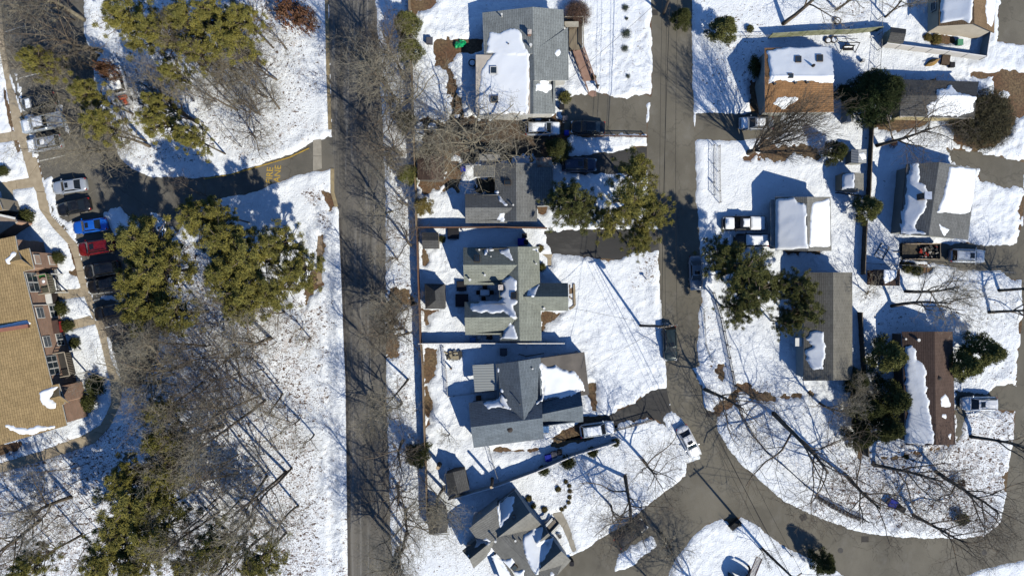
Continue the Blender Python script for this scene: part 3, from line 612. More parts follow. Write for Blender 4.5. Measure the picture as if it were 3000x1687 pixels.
for u, v, r_, hh in ((460,665,.11,1.2),(570,630,.09,.6),(528,440,.08,.5),(615,490,.05,.3),(955,545,.07,.6),(968,455,.07,.5),(1015,880,.1,.5)): h.vent(*T1(1,2,u,v), r_, hh)
# house south of it
h = House('bungalow', 1530, 1190, 'blue grey shingled house with crossing gables, snowy flat garage roof and ribbed patio roof', rm=sblue, wm=wblue)
h.wing([(1373,1180),(1588,1152),(1594,1285),(1388,1311)], [(1379,1251),(1589,1224)], 3.0, 4.8)
h.wing([(1452,1066),(1460,1200),(1590,1190),(1584,1047)], [(1518,1058),(1535,1232)], 3.0, 4.8)
h.wing([(1560,1172),(1701,1145),(1709,1235),(1570,1250)], [(1545,1222),(1707,1188)], 2.8, 4.4)
h.flat([(1584,1049),(1589,1168),(1727,1156),(1712,1031)], [2.6,2.6,2.45,2.45], rm=mat('flat_roof_brown', (.17,.15,.13), (.11,.10,.09), .4))
h.flat([(1384,1070),(1391,1148),(1458,1142),(1452,1065)], [2.4,2.4,2.6,2.6], rm=ribbed('ribbed_metal', (.36,.38,.37)), wall=False)
b = MB()
for q in ((1388,1074),(1394,1144),(1420,1071),(1425,1141)):
    p = W(*q, 2.3); b.box((p.x, p.y, 1.15), (.12, .12, 2.3))
b.build('patio_post', trim, h.r)
h.snow(Z4([(1505,440),(1600,490),(1700,480),(1790,530),(1850,555),(1930,550),(2000,640),(2050,720),(2060,790),(1990,770),(1930,820),(1830,860),(1720,865),(1600,880),(1510,925),(1450,950),(1535,830),(1525,650)]), .3, .15)
h.snow(Z4([(780,945),(860,920),(985,905),(1010,830),(1050,860),(1085,940),(1145,1020),(1040,1000),(980,985),(900,990),(850,1020),(830,975)]), .16); h.snow(Z4([(970,515),(990,520),(992,560),(972,560)])); h.snow(Z4([(1008,765),(1030,765),(1028,795),(1008,795)]))
h.capv(*Z4([(1126,1270)])[0], .36, .3); h.vent(*Z4([(1075,885)])[0], .12, 1.2); h.vent(*Z4([(1040,975)])[0], .06, .5, dktrim); h.vent(*Z4([(1250,945)])[0], .06, .7, dktrim); h.vent(*Z4([(1408,508)])[0], .07, .4)
# bottom house at an angle
h = House('bungalow', 1520, 1570, 'angled grey shingled house with several gables and large heaped roof snow, near the bottom edge', rm=stp, wm=wwhite)
def zw(e, r, he, hr, **k): h.wing(Z5(e), Z5(r), he, hr, **k)
zw([(430,960),(1150,1700),(1560,1250),(960,640)], [(630,860),(1400,1600)], 3.6, 5.2)
zw([(420,520),(850,185),(1270,720),(950,930)], [(610,868),(1075,510)], 3.0, 5.15)
zw([(1000,1290),(1400,890),(1680,1220),(1440,1470)], [(1170,1395),(1540,1080)], 3.0, 5.1)
zw([(70,1075),(320,870),(530,1070),(240,1335)], [(180,1200),(560,890)], 2.8, 4.5)
h.flat(Z5([(170,745),(600,400),(640,860),(515,935),(270,880)]), [5.0,4.95,5.2,5.2,5.1])
zw([(1150,760),(1290,700),(1420,890),(1290,1000)], [(1180,960),(1345,815)], 3.1, 4.2, wall=False)
h.flat(Z5([(510,1150),(600,1100),(800,1449),(1010,1800),(760,1800)]), [3.0]*5, rm=snow_roof)
h.snow(Z5([(640,370),(740,280),(830,290),(815,400),(830,480),(760,570),(680,640),(630,740),(600,600),(590,430)]), .22)
h.snow(Z5([(1180,740),(1280,720),(1240,850),(1200,950),(1410,890),(1380,1020),(1310,1140),(1230,1250),(1180,1449),(1140,1400),(1080,1290),(1000,1120),(975,980),(985,870),(1060,790)]), .3, .1)
h.snow(Z5([(270,900),(340,860),(430,890),(520,925),(440,960),(340,990),(260,1020),(290,950)]), .15); h.snow(Z5([(505,1040),(560,1100),(640,1190),(720,1210),(800,1180),(840,1240),(790,1330),(850,1360),(900,1370),(980,1360),(960,1449),(800,1449),(640,1270),(460,1140)]), .3, .1)
h.snow(Z5([(1365,1395),(1410,1385),(1420,1430),(1380,1440)])); h.sky(Z5([(820,535),(860,545),(850,590),(815,580)])); h.sky(Z5([(785,1320),(850,1260),(900,1310),(840,1365)]))
h.vent(*Z5([(565,895)])[0], .1, 1.0); h.vent(*Z5([(858,910)])[0], .09, .4); h.vent(*Z5([(940,915)])[0], .07, .3, dktrim); h.vent(*Z5([(165,1135)])[0], .07, .3)
# right: rust roof
h = House('cottage', 2340, 240, 'cottage with rust coloured shingles and snow over the whole north slope', rm=sor, wm=wgrey)
h.wing([(2240,141),(2434,139),(2443,329),(2241,331)], [(2240,226),(2440,224)], 2.9, 4.4)
h.snow(T(0,3,[(1155,385),(1300,362),(1600,352),(1672,360),(1690,480),(1690,560),(1670,620),(1560,622),(1480,610),(1400,600),(1350,625),(1290,600),(1230,612),(1165,632)]), .2, .1)
h.snow(T(0,3,[(1180,790),(1230,740),(1290,725),(1390,745),(1340,790),(1280,815),(1220,810)]), .14, .15)
for q in ([(1362,430),(1405,430),(1405,478),(1362,478)], [(1522,420),(1568,420),(1568,472),(1522,472)], [(1305,562),(1345,562),(1345,596),(1305,596)]): h.sky(T(0,3,q))
h.capv(*T1(0,3,1492,505), .2, .9); h.vent(*T1(0,3,1205,640), .1, .4, dktrim); h.vent(*T1(0,3,1362,632), .1, .4, dktrim); h.vent(*T1(0,3,1450,630), .1, .4, dktrim)
a, c = W(2238, 150, 0), W(2239, 320, 0)
# top right house
h = House('cottage', 2835, 10, 'tan roofed house with cream gable wall cut by the top edge', rm=shingle('shingle_caramel', (.25,.17,.10)), wm=wcream, tm=mat('brown_trim', (.12,.10,.085)))
h.wing([(2753,-60),(2751,76),(2913,97),(2916,-60)], [(2853,-60),(2855,70)], 3.3, 4.9)
h.snow([(2757,-55),(2757,68),(2800,70),(2840,68),(2848,55),(2850,-10),(2850,-55)], .22, .06); h.snow([(2890,-50),(2888,40),(2894,70),(2905,80),(2913,60),(2917,-50)], .15)
wl = [v for v in h.r.children if v.name.startswith('wall')][0]; V0 = W(2751-4, 40, 3.2); V1 = W(2751-4, -30, 3.2)
h.window((W(2756,0,3.3).x-.0, W(2753,60,3.3).y), (W(2756,0,3.3).x, W(2753,-40,3.3).y), .55, 1.2, 1.3, 1.1)
# snow roofed house behind the pick-up
h = House('cottage', 2350, 655, 'house with both roof slopes under smooth white snow, behind the pickup truck', rm=stp, wm=wwhite)
h.wing([(2271,577),(2273,733),(2436,735),(2433,577)], [(2364,577),(2367,735)], 3.0, 4.7)
h.snow(T(1,3,[(1218,58),(1355,48),(1380,85),(1430,90),(1442,130),(1452,270),(1457,425),(1330,432),(1215,437),(1222,250)]), .25, .05)
h.snow(T(1,3,[(1485,150),(1500,90),(1560,65),(1625,50),(1628,200),(1630,410),(1475,415),(1478,250)]), .22, .06)
h.flat([(2258,585),(2258,720),(2272,720),(2272,585)], [2.5,2.5,2.6,2.6], rm=mat('gutter_grey', (.3,.3,.3)), wall=False)
# taupe roof behind pines
h = House('cottage', 2425, 955, 'long grey and taupe roofed house half hidden behind the evergreen trees', rm=shingle('shingle_mottled', (.20,.19,.165)), wm=wwhite)
h.wing([(2357,798),(2353,1115),(2497,1112),(2497,798)], [(2441,798),(2441,1114)], 3.0, 4.5)
h.snow(T(1,3,[(1480,1060),(1530,1045),(1580,1060),(1600,1200),(1570,1330),(1500,1340),(1450,1250),(1440,1200),(1500,1170),(1460,1110)]), .2)
h.flat([(2330,990),(2330,1014),(2352,1014),(2352,990)], [2.5]*4, rm=trim, wall=False)
# brown roof, long snow strip
h = House('cottage', 2720, 1135, 'dark brown roofed house with one long strip of snow on its west slope', rm=sbr, wm=wdk)
h.wing([(2642,972),(2654,1303),(2799,1302),(2791,971)], [(2738,971),(2743,1303)], 2.9, 4.4)
h.snow(T(1,4,[(655,1170),(700,1165),(730,1200),(735,1270),(790,1310),(805,1380),(805,1449)])+T(2,4,[(800,50),(820,120),(835,230),(865,370),(860,455),(660,450),(655,300),(665,150),(660,0)]), .2, .15)
h.snow(T(2,4,[(918,110),(950,80),(1000,150),(985,175),(920,170)])); h.snow(T(2,4,[(925,245),(955,225),(955,260)])); h.snow(T(2,4,[(975,390),(990,380),(988,415)]))
h.capv(*T1(1,4,905,1407), .28, .3); h.vent(*T1(1,4,742,1118), .13, .3); h.vent(*T1(1,4,645,1110), .08, .3)
# grey house with tall chimney
h = House('cottage', 2745, 590, 'grey shingled house with a tall brown side chimney and snow on both slopes', rm=sg, wm=wgrey, tm=dktrim)
h.wing([(2656,481),(2637,686),(2836,702),(2861,494)], [(2752,475),(2721,690)], 3.0, 4.6)
h.snow(T(0,4,[(680,1240),(720,1230),(750,1240),(765,1300),(745,1380),(800,1400),(812,1449)])+T(1,4,[(812,70),(790,160),(740,200),(720,260),(740,290),(800,318),(700,318),(612,305),(625,200),(660,20),(665,-60)]), .2, .1)
h.snow(T(0,4,[(985,1260),(1080,1265),(1180,1280),(1170,1449)])+T(1,4,[(1150,100),(1140,155),(1060,165),(960,155),(885,160),(930,60),(960,-60)]), .22, .07); h.snow(T(1,4,[(910,250),(930,270),(960,285),(980,290),(950,330),(925,315)]), .15)
p0 = W(2632, 592, 0); b = MB(); b.prism([(p0.x-.2, p0.y-.8), (p0.x+.9, p0.y-.8), (p0.x+.9, p0.y+.8), (p0.x-.2, p0.y+.8)], 0, 2.6); b.box((p0.x+.5, p0.y+.1, 3.6), (.75, .8, 4.6)); o = b.build('chimney', brickm('brick_umber', (.13,.085,.06)), h.r); add_uv(o)
b = MB(); b.box((p0.x+.5, p0.y+.1, 5.96), (.95, 1.0, .12)); b.build('chimney_cap', mat('blue_cap', (.42,.47,.58)), o)
P, Q = W(2656+3, 490, 3.0), W(2638+3, 680, 3.0)
for t_ in (.25, .55, .85): h.window((P.x+.28, P.y), (Q.x+.28, Q.y), t_, 1.2, 1.1, 1.0)
# dark house by the big evergreen
h = House('cottage', 2750, 290, 'dark low roofed house with pale yellow wall beside the huge dark evergreen', rm=sdk, wm=wyel)
h.wing([(2640,233),(2868,240),(2855,348),(2637,340)], [(2638,278),(2860,285)], 2.8, 3.9)
h.snow(T(0,4,[(900,690),(1000,650),(1040,700),(1100,700),(1180,760),(1160,850),(1000,880),(820,880),(820,800),(870,760)]), .2, .2)
h.flat([(2637,322),(2637,345),(2676,338),(2672,318)], [2.3]*4, rm=membrane, wall=False)

# apartment block at the left edge
h = House('apartment_building', -60, 960, 'brick apartment block with a big tan shingled roof and balconies at the left edge', cat='apartment building', rm=stan, wm=brickm('brick_pink', (.50,.29,.20)), over=.3)
def eslope(pts, a, b_, c):
    out = []
    for px, py in pts:
        G = W(px, py); z = (a*G.x+b_*G.y+c)/(1+(a*G.x+b_*G.y)/H); out.append(W(px, py, z))
    return out
e0, e1 = W(100, 788, 5.6), W(160, 1130, 5.6); d = (e1-e0).normalized(); n_ = Vector((-d.y, d.x, 0)); n_ = n_ if n_.x > 0 else -n_
sa, sb = -.33*n_.x, -.33*n_.y; scst = 5.6-sa*e0.x-sb*e0.y
roofpx = [(-230,752),(0,700),(44,691),(52,735),(85,727),(100,788),(68,796),(153,1128),(172,1124),(190,1182),(182,1186),(196,1246),(0,1303),(-200,1362)]
P = eslope(roofpx, sa, sb, scst); b = MB(); h.roofpoly(b, P); o = b.build('roof', [stan, trim], h.r); add_uv(o)
P2 = [p+d*0 for p in P]; ridge = [P[0], P[-1]]; far = [Vector((p.x-14, p.y-3.5, 5.6)) for p in (P[0], P[-1])]
b = MB(); h.roofpoly(b, [P[0], P[-1], far[1], far[0]]); o = b.build('roof', [stan, trim], h.r); add_uv(o)
lp = [(p.x, p.y) for p in P]+[(far[1].x, far[1].y), (far[0].x, far[0].y)]; tops = [p.z-.15 for p in P]+[5.4, 5.4]
if s_area(lp) < 0: lp = lp[::-1]; tops = tops[::-1]
h.walls(inset(lp, .35), tops)
def ewall(py):        # a point on the east wall line, by the photograph row of the eave
    k = (py-796)/(1128-796); a_, c_ = W(68, 796, 5.6), W(153, 1128, 5.6); a_, c_ = P[6], P[7]; p = a_.lerp(c_, k)-n_*.35; p.z = 0; return p
EA, EB = ewall(796), ewall(1128)
for py, z0, w_, hh, n2 in ((826,3.2,2.6,2.0,2),(916,3.5,1.5,1.4,1),(914,.9,1.7,1.4,2),(1002,3.5,1.5,1.4,1),(1000,.9,1.7,1.4,2),(1072,3.2,2.6,2.0,3),(822,.2,2.4,2.0,2),(1072,.2,2.4,2.0,2)):
    h.window((EA.x, EA.y), (EB.x, EB.y), (py-796)/(1128-796), z0, w_, hh, n2)
fa, fb = W(86, 727, 5.6)-n_*.3, W(100, 788, 5.6)-n_*.3
for t_ in (.5,): h.window((fa.x, fa.y), (fb.x, fb.y), t_, 3.6, 1.3, 1.1, 1, 'shutter_window', mat('shutter', (.62,.45,.35))); h.window((fa.x, fa.y), (fb.x, fb.y), t_, .8, 1.3, 1.1, 1, 'shutter_window', MATS['shutter'])
fa, fb = W(44, 691, 5.6)-n_*.3, W(52, 735, 5.6)-n_*.3
h.window((fa.x, fa.y), (fb.x, fb.y), .5, 3.6, 1.4, 1.5, 1); h.window((fa.x, fa.y), (fb.x, fb.y), .5, .9, 1.4, 1.5, 1)
for py, m_, w_ in ((872, mat('door_dark', (.05,.04,.04)), 1.8), (962, mat('door_red', (.40,.04,.04)), 1.5)):
    q = ewall(py)+n_*.1; bb = MB(); bb.bar(q-d*w_/2+Vector((0, 0, 1.05)), q+d*w_/2+Vector((0, 0, 1.05)), .12, 2.1); bb.build('door', m_, h.r)
    bb = MB(); bb.bar(q+n_*.4-d*.9+Vector((0, 0, 2.55)), q+n_*.4+d*.9+Vector((0, 0, 2.55)), .8, .14); bb.build('door_canopy', trim if py < 900 else mat('canopy_dark', (.10,.06,.05)), h.r)
# downpipes / party wall strips
for py in (893,):
    q = ewall(py)+n_*.12; bb = MB(); bb.tube([q+Vector((0, 0, .1)), q+Vector((0, 0, 5.3))], .06, 6); bb.build('downpipe', trim, h.r)
# snow, dark gable, parapet on the roof
h.snow([(12,752),(18,757),(36,741),(52,742),(48,760),(28,771)] if 0 else Z0([(75,545),(130,500),(150,455),(225,460),(225,500),(170,560),(120,595),(95,570)])) if 'Z0' in globals() else None
def Z2(pts): return [(.2208*u, 640+.2208*v) for u, v in pts]
def ZB(pts): return [(.2692*u, 940+.2692*v) for u, v in pts]
h.snow(Z2([(75,545),(130,500),(150,455),(225,460),(225,500),(170,560),(120,595),(95,570)]), .2)
h.snow(ZB([(430,780),(500,740),(560,715),(635,718),(560,800),(530,850),(600,900),(600,940),(520,950),(470,900),(440,850)]), .22); h.snow(ZB([(55,1130),(100,1130),(200,1165),(300,1170),(400,1145),(590,1150),(480,1180),(350,1230),(250,1230),(120,1190),(60,1160)]), .2)
def crossg(tip, le, re, hz=.9):      # small cross gable standing on the big slope
    a_ = h.on(*tip); l_, r_ = h.on(*le), h.on(*re); m_ = (l_+r_)/2; top = Vector((m_.x, m_.y, max(a_.z-.02, m_.z+hz))); bb = MB(); h.roofpoly(bb, [a_, l_+Vector((0,0,.03)), top]); h.roofpoly(bb, [a_, top, r_+Vector((0,0,.03))]); o_ = bb.build('gable_roof', [stan, trim], h.r); add_uv(o_)
crossg((20,770), (54,735), (98,785)); crossg(ZB([(520,850)])[0], ZB([(640,715)])[0], ZB([(760,890)])[0])
h.snow(ZB([(-200,90),(0,50),(290,-5),(345,30),(300,50),(0,105),(-200,140)]), .1, .04); p0, p1 = h.on(-60, 977), h.on(90, 954); bb = MB(); bb.bar(p0+Vector((0, 0, .3)), p1+Vector((0, 0, .3)), .45, .9); bb.build('parapet', mat('parapet_brick', (.30,.13,.09), (.24,.11,.08)), h.r)
# balconies
def balcony(py0, py1, zf, out, rm_, yard=True):
    a_, c_ = ewall(py0), ewall(py1); f = MB(); q = [a_, c_, c_+n_*out, a_+n_*out]; f.prism([(v.x, v.y) for v in q], zf-.2, zf); bo = f.build('balcony', rm_, h.r)
    f = MB(); e = [a_+n_*.1, a_+n_*(out-.05), c_+n_*(out-.05), c_+n_*.1]
    for i in range(3):
        f.bar(e[i]+Vector((0, 0, zf+1.05)), e[i+1]+Vector((0, 0, zf+1.05)), .12, .06); L = (e[i+1]-e[i]).length; k = int(L/.22)
        for j in range(k+1): v = e[i].lerp(e[i+1], j/k); f.bar(v+Vector((0, 0, zf)), v+Vector((0, 0, zf+1.05)), .05, .05)
    f.build('railing', mat('rail_tan', (.42,.36,.28)), bo)
    for v in (e[1], e[2]):
        f = MB(); f.box((v.x, v.y, zf/2), (.16, .16, zf)); f.build('post', trim, bo)
balcony(806, 862, 2.75, 1.7, mat('deck_green', (.16,.17,.12), (.12,.10,.08)))
balcony(1040, 1110, 2.75, 1.7, mat('deck_dark', (.06,.055,.05)))
# stepped part in the shade above, brick with white coping
h2 = House('apartment_building', -40, 640, 'low brick wing with white coping at the left edge, north of the tan roof', cat='apartment building', rm=mat('roof_gravel', (.30,.24,.19)), wm=MATS['brick_pink'])
h2.flat([(-170,600),(-2,630),(44,640),(50,650),(-10,690),(-170,720)], [3.6]*6)
b = MB()
for (a_, c_) in (((-2,630),(44,640)), ((-170,600),(-2,630))):
    p, q = W(*a_, 3.65), W(*c_, 3.65); b.bar(p, q, .3, .14)
b.build('coping', trim, h2.r)
h3 = House('apartment_building', -60, 560, 'corner of a tan walled block with glazed porch at the far left edge', cat='apartment building', rm=stan, wm=wtan)
h3.flat([(-170,540),(-8,575),(8,616),(-170,640)], [4.2]*4); p, q = W(-8,575,3.6), W(8,616,3.6)
h3.window((p.x, p.y), (q.x, q.y), .5, 1.0, 1.5, 1.8, 2)

# ---------------- sheds ----------------
def shed(e, r, he, hr, rm, wm, label, name='shed', snowp=None, hip=False, tm=None, cat='shed'):
    c = [sum(p[i] for p in e)/4 for i in (0, 1)]; s_ = House(name, c[0], c[1], label, cat=cat, rm=rm, wm=wm, over=.12, tm=tm or dktrim, thick=.08); s_.wing(e, r, he, hr, hip=hip)
    for sp in snowp or []: s_.snow(sp, .16, .05)
    return s_
shed([(1236,681),(1284,681),(1286,729),(1238,729)], [(1236,704),(1285,704)], 2.0, 2.6, sdk, wtan, 'small grey gabled shed in the corner of the rear yard, beside a dark shrub')
shed([(1244,831),(1303,832),(1304,905),(1246,905)], [(1274,852),(1276,880)], 2.2, 3.4, sdk, wdk, 'dark hip roofed gazebo standing in the middle of the back fence', 'gazebo', hip=True, cat='gazebo')
shed([(1223,452),(1223,527),(1299,527),(1299,452)], [(1262,452),(1262,527)], 2.1, 2.7, sbr, wdk, 'brown roofed shed under the big spreading bare tree')
shed([(1304,1388),(1314,1450),(1376,1433),(1361,1374)], [(1326,1383),(1342,1445)], 2.1, 2.9, sdk, wdk, 'dark shed with a white ridge strip beside the sawn-off trunk', snowp=None)
shed([(1251,1497),(1256,1565),(1311,1560),(1306,1492)], [(1278,1494),(1284,1562)], 2.1, 2.7, sdk, wdk, 'long grey shed by the road fence near the bottom edge')
shed([(2481,300),(2483,357),(2500,357),(2502,300)], [(2492,300),(2494,357)], 2.0, 2.3, mat('metal_white', (.5,.5,.48)), wwhite, 'narrow pale shed tucked beneath the huge dark evergreen')
shed([(2494,438),(2493,478),(2538,478),(2539,438)], [(2515,438),(2515,478)], 2.0, 2.4, ribbed('ribbed_pale', (.45,.46,.46)), wgrey, 'pale ribbed metal shed with one patch of snow, behind the brown-tipped cedar', snowp=[[(2519,452),(2528,446),(2536,452),(2539,465),(2526,470)]])
shed([(2466,506),(2466,555),(2530,559),(2530,508)], [(2504,506),(2505,557)], 2.3, 3.1, stp, wtan, 'tan gabled shed with snow on its west slope beside the long dark fence', snowp=[T(0,4,[(180,1320),(205,1310),(255,1308),(262,1330),(265,1420),(175,1425),(170,1340)])])
shed([(2610,80),(2655,86),(2646,128),(2601,122)], [(2610,95),(2654,100)], 2.0, 2.7, sdk, wsage, 'olive grey gabled shed beside the white vinyl fence')
shed([(2558,790),(2558,836),(2636,837),(2637,789)], [(2589,790),(2589,837)], 2.0, 2.8, sbr, wrust, 'rust red shed with snow on its east slope south of the trailer', snowp=[T(1,4,[(490,590),(590,588),(585,640),(550,670),(500,690),(485,650)])])
# ---------------- fences ----------------
def fence(pts, kind, hgt, m, label, name='fence', sp=2.4, hs=None, pm=None, cat='fence'):
    P = [W(*p) for p in pts]; r_ = root(name, P[0], label, cat); pan = MB(); posts = []; pm = pm or m
    for i in range(len(P)-1):
        a, b_ = P[i], P[i+1]; L = (b_-a).length; n = max(1, round(L/sp)); d = (b_-a).normalized(); zt = Vector((0, 0, 1))
        for j in range(n): posts.append(a.lerp(b_, j/n))
        if kind == 'board':
            pan.bar(a+zt*hgt/2, b_+zt*hgt/2, .05, hgt); pan.bar(a+zt*(hgt+.03), b_+zt*(hgt+.03), .12, .05)
        elif kind == 'picket':
            pan.bar(a+zt*hgt*.9, b_+zt*hgt*.9, .05, .06); pan.bar(a+zt*.25, b_+zt*.25, .05, .06); k = int(L/.17)
            for j in range(k): v = a.lerp(b_, (j+.5)/k); pan.bar(v+zt*.05, v+zt*hgt, .035, .035)
        elif kind == 'lattice':
            pan.bar(a+zt*hgt, b_+zt*hgt, .08, .08); pan.bar(a+zt*.15, b_+zt*.15, .06, .06); k = int(L/.28)
            for j in range(k):
                v = a.lerp(b_, j/k); u = a.lerp(b_, min((j+1.6)/k, 1)); pan.bar(v+zt*.15, u+zt*hgt, .04, .04); pan.bar(u+zt*.15, v+zt*hgt, .03, .03)
        else:
            pan.bar(a+zt*hgt, b_+zt*hgt, .05, .05); k = int(L/.5)
            for j in range(k): v = a.lerp(b_, j/k); u = a.lerp(b_, (j+1)/k); pan.bar(v+zt*.05, u+zt*hgt, .015, .015); pan.bar(u+zt*.05, v+zt*hgt, .015, .015)
            for z in (.1, hgt*.5): pan.bar(a+zt*z, b_+zt*z, .02, .02)
    posts.append(P[-1]); pan.build('panel', m, r_); q = MB(); s_ = {'board': .13, 'picket': .09, 'lattice': .11}.get(kind, .07); q.box((0, 0, (hgt+.1)/2), (s_, s_, hgt+.1)); p0 = None; lo = WL(r_)
    for v in posts:
        if p0 is None: p0 = q.build('post', pm, r_, local=False); c = p0
        else: c = p0.copy(); C.objects.link(c); c.parent = r_
        c.location = v-lo
    return r_
wood = mat('fence_wood', (.30,.22,.14), (.20,.145,.095), 1.5, .9, stretch=(1, 1, .3)); wood_old = mat('fence_weathered', (.22,.185,.14), (.12,.10,.08), 1.5); wood_moss = mat('fence_mossy', (.34,.35,.25), (.15,.17,.09), 1.2)
vinyl = mat('vinyl_white', (.78,.76,.74), (.68,.67,.66), 1); iron = mat('black_iron', (.02,.02,.022)); galv = mat('galvanised', (.35,.36,.36), metal=.5); wood_br = mat('fence_brown', (.20,.11,.07), (.13,.08,.055), 2)
fence([(1201,-60),(1204,60),(1209,200),(1214,360),(1219,470),(1222,560),(1224,670)], 'board', 1.8, wood, 'tall brown board fence along the road behind the two upper houses')
fence([(1226,672),(1229,800),(1233,900),(1236,1002)], 'board', 1.8, wood_br, 'board fence along the road behind the gazebo')
fence([(1237,1006),(1241,1060),(1243,1124),(1246,1230),(1250,1330),(1252,1400),(1255,1500)], 'board', 1.8, wood, 'brown board fence running along the road behind the blue grey house')
fence([(1228,669),(1300,669),(1460,668),(1572,670),(1600,671)], 'board', 1.7, wood_br, 'board fence on the north side of the sage grey bungalow')
fence([(1232,1004),(1363,1003),(1500,1003),(1650,1003)], 'board', 1.8, vinyl, 'pale board fence on the south side of the sage grey bungalow')
fence(T(0,2,[(1270,1030),(1400,1038),(1547,1035),(1790,1040)]), 'lattice', 1.0, wood_br, 'low brown lattice fence beside the black sedan in the upper driveway')
fence(T(0,3,[(890,292),(1000,294),(1160,292)]), 'chain', 1.2, galv, 'short see-through fence at the left end of the mossy board fence')
fence(T(0,3,[(1160,292),(1290,284),(1547,268)])+[(2480,102),(2566,94)], 'board', 1.8, wood_moss, 'mossy pale board fence north of the rust roofed cottage')
fence([(2567,-60),(2570,60),(2568,150),(2560,250)], 'chain', 1.4, galv, 'weathered fence coming down from the top edge beside the olive grey shed')
fence([(2546,345),(2541,450),(2537,560),(2534,590)], 'board', 1.3, wood_old, 'dark weathered fence beside the pale ribbed shed')
fence([(2526,650),(2523,720),(2520,803)], 'board', 1.35, wood_old, 'dark weathered fence between two snowy yards left of the ladder frame')
fence([(2511,915),(2514,980),(2520,1066),(2524,1124),(2530,1330)], 'board', 1.4, wood_old, 'long dark weathered fence left of the brown roofed house')
fence([(2580,140),(2660,150),(2760,163),(2866,178)], 'board', 1.7, vinyl, 'white vinyl panel fence south of the tan roofed house')
fence([(2867,176),(2872,140),(2878,106)], 'board', 1.7, vinyl, 'short white vinyl fence closing the yard on the east')
fence(T(1,3,[(740,760),(800,950),(840,1150),(880,1350)])+T(2,3,[(910,60),(950,230),(1050,400),(1150,520),(1300,640),(1430,760),(1544,850)])+T(2,4,[(200,960),(340,1020)]), 'picket', 1.2, iron, 'long black iron picket fence curving along the bend of the road')
fence(T(2,2,[(300,850),(680,740),(950,640),(1230,520),(1540,425)]), 'board', 1.75, vinyl, 'pale thin topped board fence running diagonally between the two lower houses')
fence(T(2,2,[(600,478),(640,620),(680,740)]), 'chain', 1.3, galv, 'short wire gate fence running up to the blue grey house wall')
fence(T(2,3,[(-10,345),(120,310),(290,262)]), 'lattice', 1.1, wood_old, 'dark railing fence beside the lower driveway')
fence(Z4([(300,240),(330,500),(355,850),(430,845),(930,780)]), 'picket', 1.1, vinyl, 'white picket fence around the patio of the blue grey house')
fence(Z4([(1240,325),(1330,350),(1545,315)]), 'lattice', .4, wood_old, 'low weathered timber edging lying north of the blue grey house', cat='edging')
fence(Z4([(1090,430),(1500,372),(1960,290)]), 'chain', 1.3, galv, 'dark wire fence along the north side of the flat garage roof')
fence(T(0,3,[(742,1105),(742,1380)])+T(1,3,[(742,-60),(745,30)]), 'chain', 1.1, galv, 'thin wire fence in the snowy yard above the pickup truck')
fence(T(0,3,[(782,1110),(780,1300),(785,1449)])+T(1,3,[(788,85)]), 'chain', 1.1, wood_old, 'low wire fence with dark vines in the snowy yard above the pickup truck')
fence([(2446,566),(2490,572),(2520,577)], 'picket', 1.0, iron, 'short dark picket fence below the tan gabled shed')
fence(T(1,4,[(0,0),(150,5),(280,20)]) and [(2438,640),(2438,700)], 'chain', 1.0, galv, 'short wire fence beside the snow covered house') if 0 else None
fence(T(0,2,[(130,1010),(400,1010),(560,1000)]), 'board', 1.2, wood_old, 'grey board fence under the crown of the big spreading bare tree')
fence(Z2([(760,650),(790,800),(825,960),(690,985)]), 'picket', 1.0, iron, 'black metal patio railing in front of the lower apartment balcony', cat='railing')
fence(Z2([(430,690),(450,690)]), 'picket', 1.0, iron, 'x') if 0 else None
fence([(2060,905),(2063,960),(2066,1010),(2085,1060)], 'chain', .6, galv, 'low kerbside rail in the snow by the dark parked sedan', cat='fence')
fence(T(1,4,[(330,540),(700,560),(1000,585),(1440,612)]), 'chain', 1.1, galv, 'thin wire fence between the trailer driveway and the rust red shed')
